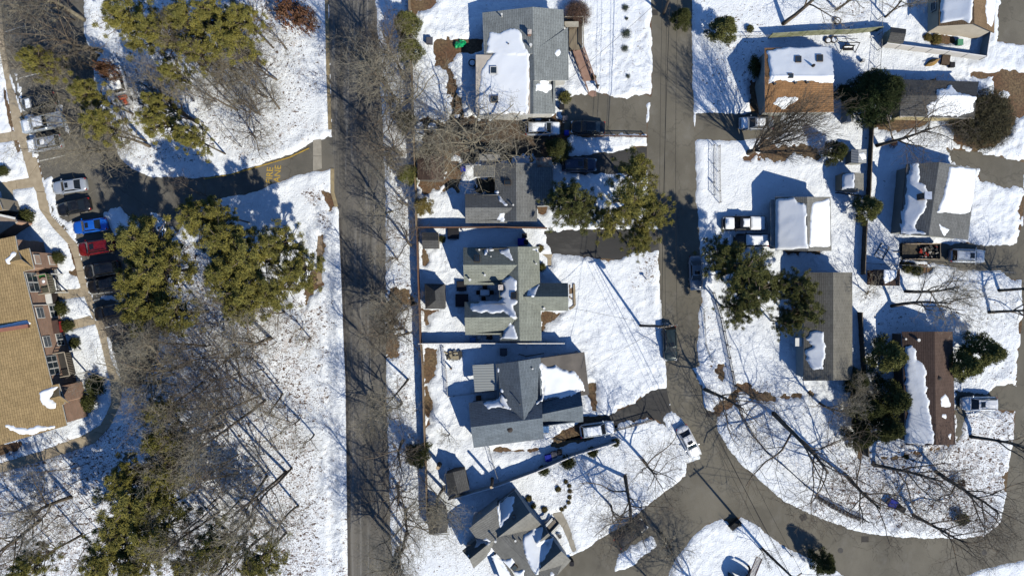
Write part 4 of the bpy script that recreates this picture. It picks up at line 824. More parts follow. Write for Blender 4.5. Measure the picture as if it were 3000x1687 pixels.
# ---------------- vehicles ----------------
glassc = glass('car_glass', (.012,.016,.02)); tyre_m = mat('tyre', (.02,.02,.02)); rim_m = mat('rim', (.35,.35,.36), metal=.6); lampw = mat('headlamp', (.75,.75,.72), rough=.15); lampr = mat('tail_lamp', (.35,.02,.02), rough=.2); trimk = mat('black_plastic', (.025,.025,.025))
def loft(b, secs, m=0, capm=None):
    n0 = len(b.v); k = len(secs[0]); L = len(secs)
    for s_ in secs: b.v += s_
    for i in range(L-1):
        for j in range(k-1): a = n0+i*k+j; b.f.append((a, a+1, a+k+1, a+k)); b.mi.append(m)
    b.f.append(tuple(n0+j for j in range(k))[::-1]); b.mi.append(m); b.f.append(tuple(n0+(L-1)*k+j for j in range(k))); b.mi.append(m)
def make_car(kind, loc=(0,0,0)):
    Ln, Wd = {'sedan': (4.75, 1.82), 'suv': (4.8, 1.92), 'pickup': (5.9, 2.0), 'wagon': (4.9, 1.95)}[kind]
    r_ = root('parked_car' if kind != 'pickup' else 'pickup_truck', loc, '', 'car' if kind != 'pickup' else 'pickup truck'); hl = Ln/2; hw = Wd/2
    belt = .92 if kind == 'sedan' else 1.05; roofz = {'sedan': 1.44, 'suv': 1.72, 'pickup': 1.85, 'wagon': 1.66}[kind]
    def sec(x, w_, zt, zb=.28): return [(x, -w_*.96, zb), (x, -w_, zb+.25), (x, -w_, zt-.16), (x, -w_*.93, zt-.03), (x, -w_*.6, zt+.015), (x, 0, zt+.03), (x, w_*.6, zt+.015), (x, w_*.93, zt-.03), (x, w_, zt-.16), (x, w_, zb+.25), (x, w_*.96, zb)]
    hood = .80 if kind == 'sedan' else (.98 if kind != 'pickup' else 1.12); tail = {'sedan': .95, 'suv': 1.05, 'pickup': 1.15, 'wagon': 1.0}[kind]
    if kind == 'pickup': belt = 1.18; tail = .75
    b = MB(); xs = [(-hl, hw*.74, tail-.15), (-hl+.12, hw*.9, tail-.03), (-hl+.5, hw*.99, tail), (-hl+1.2, hw, belt), (0, hw, belt), (hl-1.35, hw, belt), (hl-1.15, hw*.99, belt-.02), (hl-.55, hw*.95, hood), (hl-.2, hw*.86, hood-.09), (hl, hw*.62, hood-.25)]
    if kind == 'pickup': xs = [(-hl, hw*.94, .7), (-hl+.05, hw*.98, .72), (-hl+2.1, hw*.98, .72), (-hl+2.15, hw, belt), (0, hw, belt), (hl-1.6, hw, belt), (hl-1.45, hw*.99, belt-.02), (hl-.4, hw*.96, hood-.04), (hl-.1, hw*.88, hood-.14), (hl, hw*.75, hood-.3)]
    loft(b, [sec(*x) for x in xs]); bd = b.build('body', paint('paint_black', (.012,.013,.016)), r_, smooth=True, local=False)
    # cabin: windscreen, side glass, rear glass, roof panel
    cf, cr, rf, rr = {'sedan': (1.05, -1.75, .30, -1.0), 'suv': (1.15, -2.25, .45, -1.95), 'pickup': (1.45, -.80, .75, -.55), 'wagon': (1.3, -2.3, .55, -1.95)}[kind]
    wb, wt = hw*.90, hw*.70; zb = belt-.02
    B4 = {'fl': (cf, wb*.9, zb), 'fr': (cf, -wb*.9, zb), 'rl': (cr, wb*.93, zb), 'rr': (cr, -wb*.93, zb)}; T4 = {'fl': (rf, wt, roofz-.05), 'fr': (rf, -wt, roofz-.05), 'rl': (rr, wt, roofz-.05), 'rr': (rr, -wt, roofz-.05)}
    for nm, q in (('windscreen', ('fl', 'fr')), ('rear_window', ('rr', 'rl'))):
        b = MB(); b.poly([B4[q[0]], B4[q[1]], T4[q[1]], T4[q[0]]][::-1]); b.build(nm, glassc, r_, local=False)
    for a_, c_ in (('fr', 'rr'), ('rl', 'fl')):
        b = MB(); b.poly([B4[a_], B4[c_], T4[c_], T4[a_]][::-1]); b.build('side_window', glassc, r_, local=False)
    b = MB(); w2 = wt*1.02; loft(b, [[(x, -w2*k_, roofz-.07), (x, -w2*k_*.9, z_), (x, 0, z_+.04), (x, w2*k_*.9, z_), (x, w2*k_, roofz-.07)] for x, k_, z_ in ((rr-.04, .92, roofz-.04), (rr+.15, 1, roofz), (rf-.15, 1, roofz), (rf+.04, .94, roofz-.04))])
    for sy in (-1, 1):
        for p_, q_ in (('fl' if sy > 0 else 'fr', 0), ('rl' if sy > 0 else 'rr', 0)): b.bar(B4[p_], T4[p_], .09, .06)
    b.build('roof_panel', MATS['paint_black'], r_, smooth=False, local=False)
    for sx in (hl*.62, -hl*.60):
        for sy in (-1, 1):
            b = MB(); b.tube([(sx, sy*(hw-.24), .34), (sx, sy*(hw-.01), .34)], .34 if kind == 'sedan' else .38, 18); w_ = b.build('wheel', tyre_m, r_, local=False)
            b = MB(); b.tube([(sx, sy*(hw-.05), .34), (sx, sy*(hw+.005), .34)], .21, 12); b.build('rim', rim_m, w_, local=False)
    for sy in (-1, 1):
        b = MB(); b.box((hl-.22, sy*hw*.68, hood-.2), (.34, .34, .16), rz=-sy*.35); b.build('headlight', lampw, r_, local=False)
        b = MB(); b.box((-hl+.14, sy*hw*.74, tail-.16), (.22, .34, .16), rz=sy*.3); b.build('tail_light', lampr, r_, local=False)
        b = MB(); b.box((cf-.25, sy*(hw+.09), belt+.06), (.14, .22, .14)); b.build('wing_mirror', MATS['paint_black'], r_, local=False, bevel=.03)
    if kind == 'pickup':
        b = MB(); x0, x1 = -hl+.08, -hl+2.15
        for sy in (-1, 1): b.box(((x0+x1)/2, sy*hw*.93, .92), (x1-x0, .12, .52))
        b.box((x0, 0, .92), (.1, hw*1.8, .52)); b.box(((x0+x1)/2, 0, .76), (x1-x0, hw*1.75, .06)); b.build('cargo_bed', MATS['paint_black'], r_, local=False)
    if kind in ('suv', 'wagon'):
        for sy in (-1, 1): b = MB(); b.bar((rr+.2, sy*wt*.9, roofz+.08), (rf-.2, sy*wt*.9, roofz+.08), .04, .05); b.build('roof_rail', trimk, r_, local=False)
    b = MB(); b.poly([(-.25, -wt*.55, roofz+.055), (.35 if rf > .35 else .2, -wt*.55, roofz+.055), (.35 if rf > .35 else .2, wt*.55, roofz+.055), (-.25, wt*.55, roofz+.055)]); b.build('sunroof', glassc, r_, local=False)
    return r_
protos = {}
def snowcap(r_, x0, x1, wd, z, th=.1):
    gx_ = np.linspace(x0, x1, 14); gy_ = np.linspace(-wd/2, wd/2, 10); XX, YY = np.meshgrid(gx_, gy_); e = np.minimum(np.minimum(XX-x0, x1-XX), np.minimum(YY+wd/2, wd/2-YY))
    t_ = np.clip((e+fbm(XX+x0*3, YY, 2, 2)*.12)/.2, 0, 1); ZZ = z-.02+th*np.sqrt(np.clip(1-(1-t_)**2, 0, 1)); ny_, nx_ = XX.shape; ix = np.arange(ny_*nx_).reshape(ny_, nx_); q_ = np.stack([ix[:-1, :-1], ix[:-1, 1:], ix[1:, 1:], ix[1:, :-1]], -1).reshape(-1, 4)
    me_ = np_mesh('snow_cap', np.stack([XX.ravel(), YY.ravel(), ZZ.ravel()], -1), q_, [snow_roof]); o_ = bpy.data.objects.new('snow_cap', me_); C.objects.link(o_); o_.parent = r_
PC = {'silver': (.42,.46,.52), 'white': (.80,.80,.80), 'blue': (.01,.13,.62), 'red': (.22,.008,.01), 'black': (.012,.013,.016), 'dark': (.022,.028,.035), 'green': (.02,.035,.035), 'grey': (.22,.24,.27), 'navy': (.012,.022,.055), 'pale': (.50,.56,.62)}
def car(kind, px, py, ang, col, label, snows=(), group=None):     # ang: direction of the nose in the photograph, degrees clockwise from right
    if kind not in protos: protos[kind] = make_car(kind); r_ = protos[kind]
    else: r_ = tree_copy(protos[kind]); 
    for ch in list(r_.children):
        if ch.name.startswith('snow_cap'): bpy.data.objects.remove(ch)
    r_.location = W(px, py, .6)-Vector((0, 0, .6)) + Vector((0, 0, .01)); r_.rotation_euler.z = R(-ang); r_['label'] = label
    for o_ in [r_]+list(r_.children): o_.name = o_.name.split('.')[0]
    m = paint('paint_'+col, PC[col])
    for ch in r_.children:
        if ch.name.split('.')[0] in ('body', 'roof_panel', 'wing_mirror', 'cargo_bed'): ch.material_slots[0].link = 'OBJECT'; ch.material_slots[0].material = m
    if 'group' in r_: del r_['group']
    if group: r_['group'] = group
    for s_ in snows: snowcap(r_, *s_)
    return r_
GL = 'cars in the left parking lot'
for k in ('sedan', 'suv', 'pickup', 'wagon'): protos[k] = make_car(k)
PROTO = dict(protos)
car_first = {k: True for k in PROTO}
def car2(kind, *a, **k): return car(kind, *a, **k)
car('sedan', 205, 546, 172, 'silver', 'silver sedan, northernmost clear car in the left lot', group=GL)
car('sedan', 217, 607, 168, 'black', 'black sedan between the silver sedan and the bright blue car', group=GL)
car('sedan', 264, 662, 172, 'blue', 'bright blue car in the left parking lot', group=GL)
car('wagon', 283, 724, 170, 'red', 'dark red van beside the bright blue car', group=GL)
car('wagon', 300, 790, 170, 'black', 'black car mostly under pine branches, just south of the dark red van', group=GL)
car('sedan', 306, 833, 168, 'black', 'second black car south of the dark red van, windscreen showing', group=GL)
car('suv', 328, 912, 168, 'black', 'black car parked south of the gap, half under pine branches', group=GL)
car('suv', 380, 1006, 165, 'green', 'very dark green car with pale green glass, southernmost in the left lot', group=GL)
car('suv', 116, 300, 168, 'dark', 'dark car with snow heaped along both sides under bare branches', [(.9, 1.7, 1.3, 1.08)], group=GL)
car('pickup', 128, 362, 168, 'pale', 'pale pickup with snowy cab roof under bare branches in the left lot', [(-.5,.7,1.2,1.88), (1.6,2.5,1.5,1.14)], group=GL)
car('suv', 133, 422, 170, 'silver', 'silver car with snow on its bonnet under bare branches', [(1.3,2.1,1.5,1.08), (-.6,0,.7,1.78)], group=GL)
car('pickup', 354, 258, 255, 'white', 'white pickup with snowy roof, red tool box in its bed', [(-.6,.7,1.3,1.88), (1.5,2.7,1.7,1.14)])
car('sedan', 1722, 374, 182, 'black', 'black sedan beside the low lattice fence')
car('suv', 1697, 484, 0, 'navy', 'very dark SUV on the driveway below the lattice fence')
car('suv', 1590, 378, 0, 'silver', 'silver car with snow on bonnet beside the grey bungalow', [(1.3,2.2,1.6,1.08), (-1.6,.2,1.2,1.78)])
car('sedan', 2038, 800, 88, 'grey', 'grey silver sedan parked at the right kerb beside the evergreens')
car('suv', 1962, 1006, 87, 'green', 'dark sedan parked on the left side of the road by the leaning pole')
car('pickup', 2177, 655, 180, 'black', 'black pickup with snowy bonnet and a bed full of snow', [(1.3,2.6,1.6,1.15), (-.5,.4,1.1,1.88), (-2.85,-.85,1.8,1.2,.16)])
car('sedan', 2200, 704, 180, 'black', 'low dark car buried in snow beside the black pickup', [(-2.2,.9,1.45,1.18,.4)])
car('sedan', 2018, 1293, 62, 'white', 'white sedan at the kerb by the road bend')
car('suv', 1749, 1256, -8, 'pale', 'silver car with snow on roof and bonnet in the lower driveway', [(-1.5,.4,1.3,1.78,.06), (1.3,2.2,1.6,1.08)])
car('suv', 2832, 750, 2, 'silver', 'silver SUV in front of the open trailer')
car('wagon', 2866, 1181, 180, 'white', 'white van with roof bars beside the brown roofed house')
car('wagon', 1848, 1560, -38, 'black', 'black car in deep shade under bare branches at the lower side street')
car('sedan', 2214, 362, 180, 'grey', 'grey car with snow patches behind the vase shaped bare tree', [(1.2,2.1,1.4,.95), (-1,.2,1,1.5)])
for o in PROTO.values():
    for ch in list(o.children):
        for g_ in list(ch.children): bpy.data.objects.remove(g_)
        bpy.data.objects.remove(ch)
    bpy.data.objects.remove(o)
b = MB(); pz = bpy.data.objects
r_ = root('tool_box', W(372, 292)+Vector((0, 0, .8)), 'red and orange tool box and bundle in the bed of the white pickup', 'tool box', rz=R(15)); b.box((0, 0, .2), (1.1, .5, .4)); b.box((.1, -.7, .15), (.7, .5, .3), .4); b.build('case', mat('tool_red', (.55,.10,.04)), r_, local=False, bevel=.03)
b = MB(); b.bar((-.5, 0, .43), (.5, 0, .43), .08, .06); b.build('lid_handle', trimk, r_, local=False)
# open trailer with junk
r_ = root('trailer', W(2688, 738), 'open dark trailer loaded with red and grey scrap beside the grey house', 'trailer'); b = MB(); b.box((0, 0, .55), (4.9, 2.1, .1)); b.build('floor', mat('trailer_floor', (.05,.045,.04), (.09,.075,.05), 2), r_, local=False)
for sy in (-1, 1): b = MB(); b.box((0, sy*1.05, .95), (4.9, .1, .75)); b.build('side_board', mat('trailer_board', (.42,.33,.24), (.10,.08,.06), .8, lo=.4, hi=.6), r_, local=False)
b = MB(); b.box((2.45, 0, .9), (.08, 2.1, .6)); b.build('tailgate', wood_old, r_, local=False); b = MB(); b.bar((-2.4, 0, .5), (-3.6, 0, .5), .12, .1); b.build('drawbar', iron, r_, local=False)
for sy in (-1, 1): b = MB(); b.tube([(0, sy*1.1, .33), (0, sy*1.3, .33)], .33, 14); b.build('wheel', tyre_m, r_, local=False)
b = MB(); rr_ = random.Random(3)
for _ in range(46): b.box((rr_.uniform(-.2, 2.2), rr_.uniform(-.85, .85), .72+rr_.random()*.3), (rr_.uniform(.1, .5), rr_.uniform(.08, .3), rr_.uniform(.1, .3)), rr_.random()*3, rr_.choice([0, 1, 1, 2]))
o = b.build('scrap_load', [mat('scrap_red', (.35,.03,.02)), mat('scrap_dark', (.05,.05,.05)), mat('scrap_pale', (.35,.33,.3))]); tag(o, 'heap of red, grey and pale scrap lying in the open trailer', 'scrap', kind='stuff'); o.location = W(2688, 738)
# ladder-like steel rack
def rack(px, py, L, w_, rz, n, m, name, label, cat, z=.12):
    r_ = root(name, W(px, py)+Vector((0, 0, z)), label, cat, rz=rz); b = MB()
    for sy in (-1, 1): b.bar((-L/2, sy*w_/2, .06), (L/2, sy*w_/2, .06), .07, .1)
    b.build('side_rail', m, r_, local=False); b = MB()
    for i in range(n): x = -L/2+L*i/(n-1); b.bar((x, -w_/2, .06), (x, w_/2, .06), .05, .06)
    b.build('rung', m, r_, local=False); return r_
rack(2581, 737, 2.0, 1.25, R(60), 5, iron, 'steel_frame', 'black steel frame with four bays lying on the snow', 'frame', .2)
rack(2213, 1658, 2.6, .8, R(68), 16, mat('pallet_brown', (.20,.14,.12)), 'wooden_rack', 'brown slatted rack lying on the snow by the lower utility pole', 'rack')
# ---------------- yard objects ----------------
def bin_(px, py, col, label, rz=0, w_=.65, hh=1.0, name='wheelie_bin', cat='bin'):
    p = W(px, py, hh); r_ = root(name, (p.x, p.y, .02), label, cat, rz=rz); m = mat('plastic_'+col, {'blue': (.015,.03,.32), 'black': (.02,.02,.025), 'green': (.03,.12,.05), 'steel': (.1,.1,.12), 'sky': (.12,.25,.5), 'white': (.6,.6,.6), 'brown': (.14,.08,.05), 'teal': (.10,.30,.18)}[col])
    b = MB(); b.box((0, 0, hh/2), (w_*.86, w_*.86, hh), top=1.14); b.build('tub', m, r_, local=False, bevel=.03); b = MB(); b.box((0, 0, hh+.04), (w_*1.06, w_*1.06, .09), top=.9); b.build('lid', m, r_, local=False, bevel=.02)
    b = MB(); b.bar((-w_*.3, -w_*.58, hh-.03), (w_*.3, -w_*.58, hh-.03), .05, .05); b.build('handle', trimk, r_, local=False); return r_
bin_(*Z3([(1655,270)])[0], 'blue', 'blue wheeled bin north of the sage grey bungalow', w_=.95); bin_(*Z3([(1730,275)])[0], 'black', 'black bin touching the blue bin north of the sage grey bungalow'); bin_(*Z3([(1710,170)])[0], 'black', 'dark bin with pale lid just north of the blue bin', rz=.1)
bin_(1598, 1257, 'sky', 'light blue bin at the east wall of the blue grey house', w_=.9); bin_(1606, 1341, 'blue', 'blue bin on the shaded snow by the diagonal pale fence', rz=.2, w_=.9); bin_(1623, 1331, 'steel', 'grey bin between the blue bin and the black bin at the diagonal pale fence', rz=.2, w_=.8); bin_(1640, 1325, 'black', 'small round-topped black bin at the end of the row by the diagonal pale fence')
bin_(1357, 495, 'blue', 'blue tub under the big spreading bare tree', w_=.7, hh=.6); bin_(1660, 389, 'blue', 'blue bin behind the black sedan'); bin_(1646, 312, 'black', 'black bin by the olive shrub at the grey bungalow'); bin_(1655, 347, 'steel', 'grey bin at the corner of the upper driveway')
bin_(2616, 1475, 'blue', 'blue bin on the leafy snow inside the road bend', rz=-.5, w_=1.1, hh=.9); bin_(2644, 1492, 'black', 'dark bin just beyond the blue bin inside the road bend', rz=-.5, w_=.8)
bin_(1258, 119, 'steel', 'dark box unit in the upper left yard', w_=.9, hh=.8, name='utility_box', cat='box'); bin_(2475, 262, 'black', 'black tub east of the rust roofed cottage', w_=1.2, hh=1.0, name='covered_grill', cat='grill'); bin_(2813, 124, 'teal', 'small green bench box by the cream gable wall', w_=.8, hh=.7, name='garden_box', cat='box')  # the covered_grill beside the cottage stands for a black tub
bin_(1352, 838, 'black', 'round-cornered dark fire pit cover on the shaded snow', w_=1.3, hh=.6, name='fire_pit', cat='fire pit'); bin_(1353, 880, 'black', 'big black covered grill at the corner of the rear wing', w_=1.7, hh=1.0, name='covered_grill', cat='grill'); bin_(1289, 683, 'black', 'black bench box along the north yard fence', w_=1.4, hh=.6, name='storage_box', cat='box') if 0 else None
bin_(1328, 684, 'black', 'black storage box along the north fence', w_=1.5, hh=.6, name='storage_box', cat='box'); bin_(1475, 1031, 'steel', 'dark air conditioner with pale top north of the ribbed patio roof', w_=.95, hh=.9, name='air_conditioner', cat='air conditioner')
bin_(1385, 996, 'sky', 'blue covered box against the south wall of the sage grey bungalow', w_=.8, hh=.7, name='storage_box', cat='box'); bin_(1404, 987, 'white', 'small white box against the south wall of the sage grey bungalow', w_=.6, hh=.5, name='storage_box', cat='box'); bin_(1434, 985, 'black', 'black meter cabinet against the south wall of the sage grey bungalow', w_=.8, hh=.7, name='storage_box', cat='box')
bin_(1402, 1166, 'brown', 'brown tub inside the white picket fence', w_=.7, hh=.5, name='planter', cat='planter'); bin_(1675, 1650, 'black', 'small dark grill on the snow at the bottom house', w_=.6, hh=.9, name='covered_grill', cat='grill'); bin_(2790, 190, 'black', 'dark box beside the brown canoe', w_=.7, hh=.6, name='storage_box', cat='box')
bin_(2530, 176, 'white', 'white-topped post planter west of the huge dark evergreen', w_=.4, hh=.8, name='planter', cat='planter')
def pot(px, py, r0, label, m=None, hh=.5):
    p = W(px, py); r_ = root('planter', p, label, 'planter'); b = MB(); b.tube([(0, 0, .02), (0, 0, hh)], [r0*.75, r0], 14); b.build('pot', m or mat('pot_dark', (.05,.04,.035)), r_, local=False); b = MB(); b.tube([(0, 0, hh-.05), (0, 0, hh+.03)], [r0*.85, r0*.6], 12); b.build('snow_top', snow_roof, r_, local=False)
pot(1384, 188, .55, 'round dark pot filled with snow beside the flat extension'); pot(1268, 376, .95, 'large round snow covered tub under the big spreading bare tree'); pot(2427, 1, .5, 'x') if 0 else None
pot(2449, 65, .5, 'round tub with snow in the top right yard behind the mossy fence'); pot(2422, 122, .45, 'dark round planter south of the mossy fence'); pot(2439, 120, .5, 'dark planter nearest the black swing frame')
# patio table and chairs
r_ = root('patio_table', W(1421, 857), 'dark patio table with a slab of snow between the two rear wings', 'table'); b = MB(); b.box((0, 0, .72), (1.45, .95, .05)); b.build('tabletop', trimk, r_, local=False)
for sx in (-1, 1):
    for sy in (-1, 1): b = MB(); b.bar((sx*.6, sy*.38, 0), (sx*.6, sy*.38, .7), .06, .06); b.build('leg', trimk, r_, local=False)
snowcap(r_, -.66, .66, .84, .75, .14)
def chair(px, py, rz, label):
    r_ = root('patio_chair', W(px, py), label, 'chair', 'chairs round the snowy patio table', rz=rz); b = MB(); b.box((0, 0, .44), (.5, .5, .05)); b.build('seat', trimk, r_, local=False); b = MB(); b.box((0, .25, .75), (.5, .05, .55)); b.build('backrest', trimk, r_, local=False)
    for sx in (-1, 1):
        for sy in (-1, 1): b = MB(); b.bar((sx*.21, sy*.21, 0), (sx*.21, sy*.21, .42), .04, .04); b.build('leg', trimk, r_, local=False)
        b = MB(); b.bar((sx*.27, -.2, .66), (sx*.27, .22, .66), .05, .05); b.build('armrest', trimk, r_, local=False)
chair(1421, 842, 0, 'black patio chair north of the snowy table'); chair(1417, 874, math.pi, 'black patio chair south of the snowy table'); chair(1441, 857, -math.pi/2, 'black patio chair east of the snowy table'); chair(1402, 857, math.pi/2, 'black patio chair west of the snowy table')
# swing frame
r_ = root('swing_frame', W(2480, 140), 'black metal garden swing frame with snow on its seat', 'swing'); b = MB()
for sx in (-1, 1):
    b.bar((sx*1.1, -.9, 0), (sx*.9, 0, 1.9), .07, .07); b.bar((sx*1.1, .9, 0), (sx*.9, 0, 1.9), .07, .07)
b.bar((-.95, 0, 1.9), (.95, 0, 1.9), .08, .08); b.bar((-1.1, .9, .9), (1.1, .9, .9), .05, .05); b.build('frame', iron, r_, local=False); b = MB(); b.box((0, -.3, .5), (1.5, .55, .08)); b.build('seat', iron, r_, local=False); b = MB(); b.box((0, -.02, .8), (1.5, .06, .5)); b.build('backrest', iron, r_, local=False); snowcap(r_, -.6, .6, .4, .55)
# green tarpaulin heap
p = W(1348, 132); nn = 22; xs_ = np.linspace(-1.0, 1.0, nn); XX, YY = np.meshgrid(xs_, xs_*.7); rr2 = np.sqrt(XX**2+(YY*1.6)**2); ZZ = np.maximum(.75-.6*rr2+fbm(XX, YY, 1.6, 3, 2)*.7, .03); ix = np.arange(nn*nn).reshape(nn, nn)
q_ = np.stack([ix[:-1, :-1], ix[:-1, 1:], ix[1:, 1:], ix[1:, :-1]], -1).reshape(-1, 4); q_ = q_[(rr2.ravel()[q_] < 1.0).all(1)]; me_ = np_mesh('tarpaulin', np.stack([XX.ravel(), YY.ravel(), ZZ.ravel()], -1), q_, [mat('tarp_green', (.01,.42,.14), (.005,.22,.08), 3, .4)]); o = bpy.data.objects.new('tarpaulin', me_); C.objects.link(o); o.location = p; o.rotation_euler.z = .35; tag(o, 'crumpled bright green tarpaulin beside the upper bungalow', 'tarpaulin')
# deck and ramp of the top house
r_ = root('porch_deck', W(1675, 115), 'weathered wooden porch deck on the street side of the upper bungalow', 'deck'); dk = mat('deck_wood', (.25,.21,.15), (.15,.12,.09), 1.5, stretch=(3,.4,1)); b = MB(); b.prism(xy([(1652,66),(1704,66),(1704,152),(1666,152),(1666,80),(1652,80)]), .0, .75); b.build('deck_floor', dk, r_)
b = MB()
for a_, c_ in (((1652,64),(1704,64)), ((1705,62),(1706,154))):
    p, q = W(*a_), W(*c_); L = (q-p).length
    b.bar(p+Vector((0,0,1.7)), q+Vector((0,0,1.7)), .09, .07)
    for j in range(int(L/.2)): v = p.lerp(q, j/int(L/.2)); b.bar(v+Vector((0, 0, .7)), v+Vector((0, 0, 1.7)), .05, .05)
b.build('railing', mat('rail_pale', (.42,.38,.30)), r_)
b = MB(); p, q = W(1654, 72, 2.4), W(1695, 72, 2.4); b.bar(p, q, .75, .1); b.build('bench_top', mat('rail_pale', (.42,.38,.30)), r_)
r_ = root('access_ramp', W(1712, 215), 'long reddish brown wheelchair ramp with handrails down to the driveway', 'ramp'); b = MB(); A_, B_ = W(1692, 152), W(1736, 268); d_ = (B_-A_).normalized(); n2_ = Vector((-d_.y, d_.x, 0)); ramp_m = mat('ramp_wood', (.33,.21,.16), (.24,.15,.115), 1.2, stretch=(1,1,1))
q4 = [A_-n2_*.75+Vector((0,0,.72)), B_-n2_*.75+Vector((0,0,.1)), B_+n2_*.75+Vector((0,0,.1)), A_+n2_*.75+Vector((0,0,.72))]; n0 = 0; b.v += [tuple(v) for v in q4]+[(v.x, v.y, -.05) for v in q4]; b.f += [(0,1,2,3), (0,4,5,1), (1,5,6,2), (2,6,7,3), (3,7,4,0)]; b.mi += [0]*5; b.build('ramp_floor', ramp_m, r_)
for s_ in (-1, 1):
    b = MB(); a_, c_ = A_+n2_*s_*.72, B_+n2_*s_*.72; b.bar(a_+Vector((0,0,1.6)), c_+Vector((0,0,1.0)), .12, .08); b.bar(a_+Vector((0,0,1.15)), c_+Vector((0,0,.55)), .06, .06)
    for j in range(7): v = a_.lerp(c_, j/6); b.bar(v, v+Vector((0,0,1.6-.6*j/6)), .08, .08)
    b.build('handrail', ramp_m, r_)
b = MB(); b.prism(xy([(1728,262),(1745,258),(1747,282),(1735,285),(1722,278)]), .0, .12); b.build('landing', ramp_m, r_)
# bottom house front porch
r_ = root('porch_deck', W(1612, 1535), 'small dark slatted porch with white railings at the bottom house', 'deck'); b = MB(); L4 = [W(*q) for q in Z5([(1280,690),(1400,560),(1500,650),(1370,790)])]
for j in range(10): a_, c_ = L4[0].lerp(L4[1], j/10), L4[3].lerp(L4[2], j/10); b.bar(a_+Vector((0,0,.5)), c_+Vector((0,0,.5)), .13, .06)
b.build('deck_boards', mat('deck_grey', (.28,.25,.22)), r_); b = MB()
for i, j in ((0, 1), (2, 3)): b.bar(L4[i]+Vector((0,0,1.4)), L4[j]+Vector((0,0,1.4)), .16, .1); b.bar(L4[i]+Vector((0,0,.7)), L4[j]+Vector((0,0,.7)), .12, .3)
b.build('railing', trim, r_)
b = MB(); b.prism([(v.x, v.y) for v in L4], .0, .42); b.build('base', dktrim, r_)
# stone ledge at the front gable of the sage grey bungalow
r_ = root('brick_planter', W(1678, 870), 'long narrow stone edged planter bed at the front gable', 'planter'); b = MB()
for a_, c_ in (((1681,832),(1683,895)), ((1683,895),(1668,905))): b.bar(W(*a_)+Vector((0,0,.2)), W(*c_)+Vector((0,0,.2)), .3, .4)
b.build('edging', mat('stone_tan', (.36,.29,.2)), r_); b = MB(); b.prism(xy([(1667,834),(1678,834),(1679,893),(1667,897)]), 0, .2); b.build('soil_bed', mat('bed_soil', (.12,.08,.05), (.22,.15,.1), 3), r_)
# mailbox post, small sign, logs
def mail(px, py, label, m=None):
    r_ = root('mailbox', W(px, py), label, 'mailbox'); b = MB(); b.box((0, 0, .55), (.1, .1, 1.1)); b.build('post', wood, r_, local=False); b = MB(); b.box((0, 0, 1.15), (.5, .22, .22)); b.build('box', m or trimk, r_, local=False, bevel=.04)
mail(1894, 819, 'white topped mailbox in the dug snow heap of the sage grey bungalow', trim); mail(2159, 1530, 'dark mailbox beside the brown patch at the side street corner'); mail(2312, 1620, 'pale mailbox at the road edge by the lower utility pole', trim); _l = mail(1748, 258, 'small dark lamp on a post beside the foot of the ramp'); bpy.context.view_layer.update(); _o = [o for o in C.objects if o.get('label') == 'small dark lamp on a post beside the foot of the ramp'][0]; _o.name = 'garden_lamp'; _o['category'] = 'lamp'
b = MB(); p = W(2150, 1532); b.box((p.x, p.y, .4), (1.7, .75, .8), R(40)); b.build('sand_bin', trimk, None, bevel=.05); tag(bpy.data.objects['sand_bin'], 'long black box at the corner where the side street meets the bend', 'box')
def log(px, py, qx, qy, hh, r0, label, name='cut_trunk'):
    r_ = root(name, W(px, py), label, 'tree trunk'); b = MB(); b.tube([(0, 0, -.1), (.05, 0, hh*.5), (.0, .05, hh)], [r0*1.2, r0, r0*.9], 12); b.build('trunk', mat('bark_cut', (.09,.07,.05), (.15,.12,.09), 3, bump=.6), r_, local=False); b = MB(); b.tube([(0, .05, hh), (0, .05, hh+.02)], r0*.86, 12); b.build('cut_face', mat('cut_wood', (.55,.42,.27)), r_, local=False)
log(1442, 1400, 0, 0, 4.6, .2, 'tall sawn-off trunk standing at the corner of the wire fence'); log(1288, 1358, 0, 0, 2.4, .28, 'short sawn-off trunk beside the dark shed with the white ridge')
log(1322, 1078, 0, 0, 1.6, .12, 'short post in the snow left of the ribbed patio roof', 'post')
# wheelbarrow-like clutter heap at the blue grey house garden, canoe, pile of planks
b = MB(); rr_ = random.Random(5)
for _ in range(34):
    q = Z4([(rr_.uniform(330, 530), rr_.uniform(300, 390))])[0]; p = W(*q); b.box((p.x, p.y, .2+rr_.random()*.3), (rr_.uniform(.2, .8), rr_.uniform(.15, .6), rr_.uniform(.1, .4)), rr_.random()*3, rr_.choice([0, 1, 2]))
tag(b.build('garden_clutter', [mat('clutter_grey', (.3,.31,.3)), mat('clutter_tan', (.35,.3,.2)), MATS['scrap_dark']]), 'heap of garden junk and covers at the back of the blue grey house yard', 'junk', kind='stuff')
r_ = root('canoe', W(2727, 186), 'brown upturned canoe leaning by the white vinyl fence', 'canoe', rz=R(25)); secs = []; b = MB()
for i in range(9):
    t_ = i/8; w_ = .42*math.sin(math.pi*min(max(t_, .04), .96))+.03; secs.append([(-1.1+2.2*t_, -w_, .3), (-1.1+2.2*t_, -w_*.8, .3+w_*.7), (-1.1+2.2*t_, 0, .3+w_*1.1), (-1.1+2.2*t_, w_*.8, .3+w_*.7), (-1.1+2.2*t_, w_, .3)])
loft(b, secs); b.build('hull', mat('canoe_brown', (.30,.19,.06)), r_, smooth=True, local=False); b = MB(); b.bar((-.9, 0, .82), (.9, 0, .82), .05, .04); b.build('keel', mat('cut_wood2', (.55,.35,.2)), r_, local=False)
r_ = root('plank_stack', W(2763, 180), 'stack of dark weathered planks beside the canoe', 'planks', rz=R(-10)); b = MB()
for i in range(6): b.box((-.4+i*.17, .05*(i % 2), .3+.03*i), (.14, 1.3, .5))
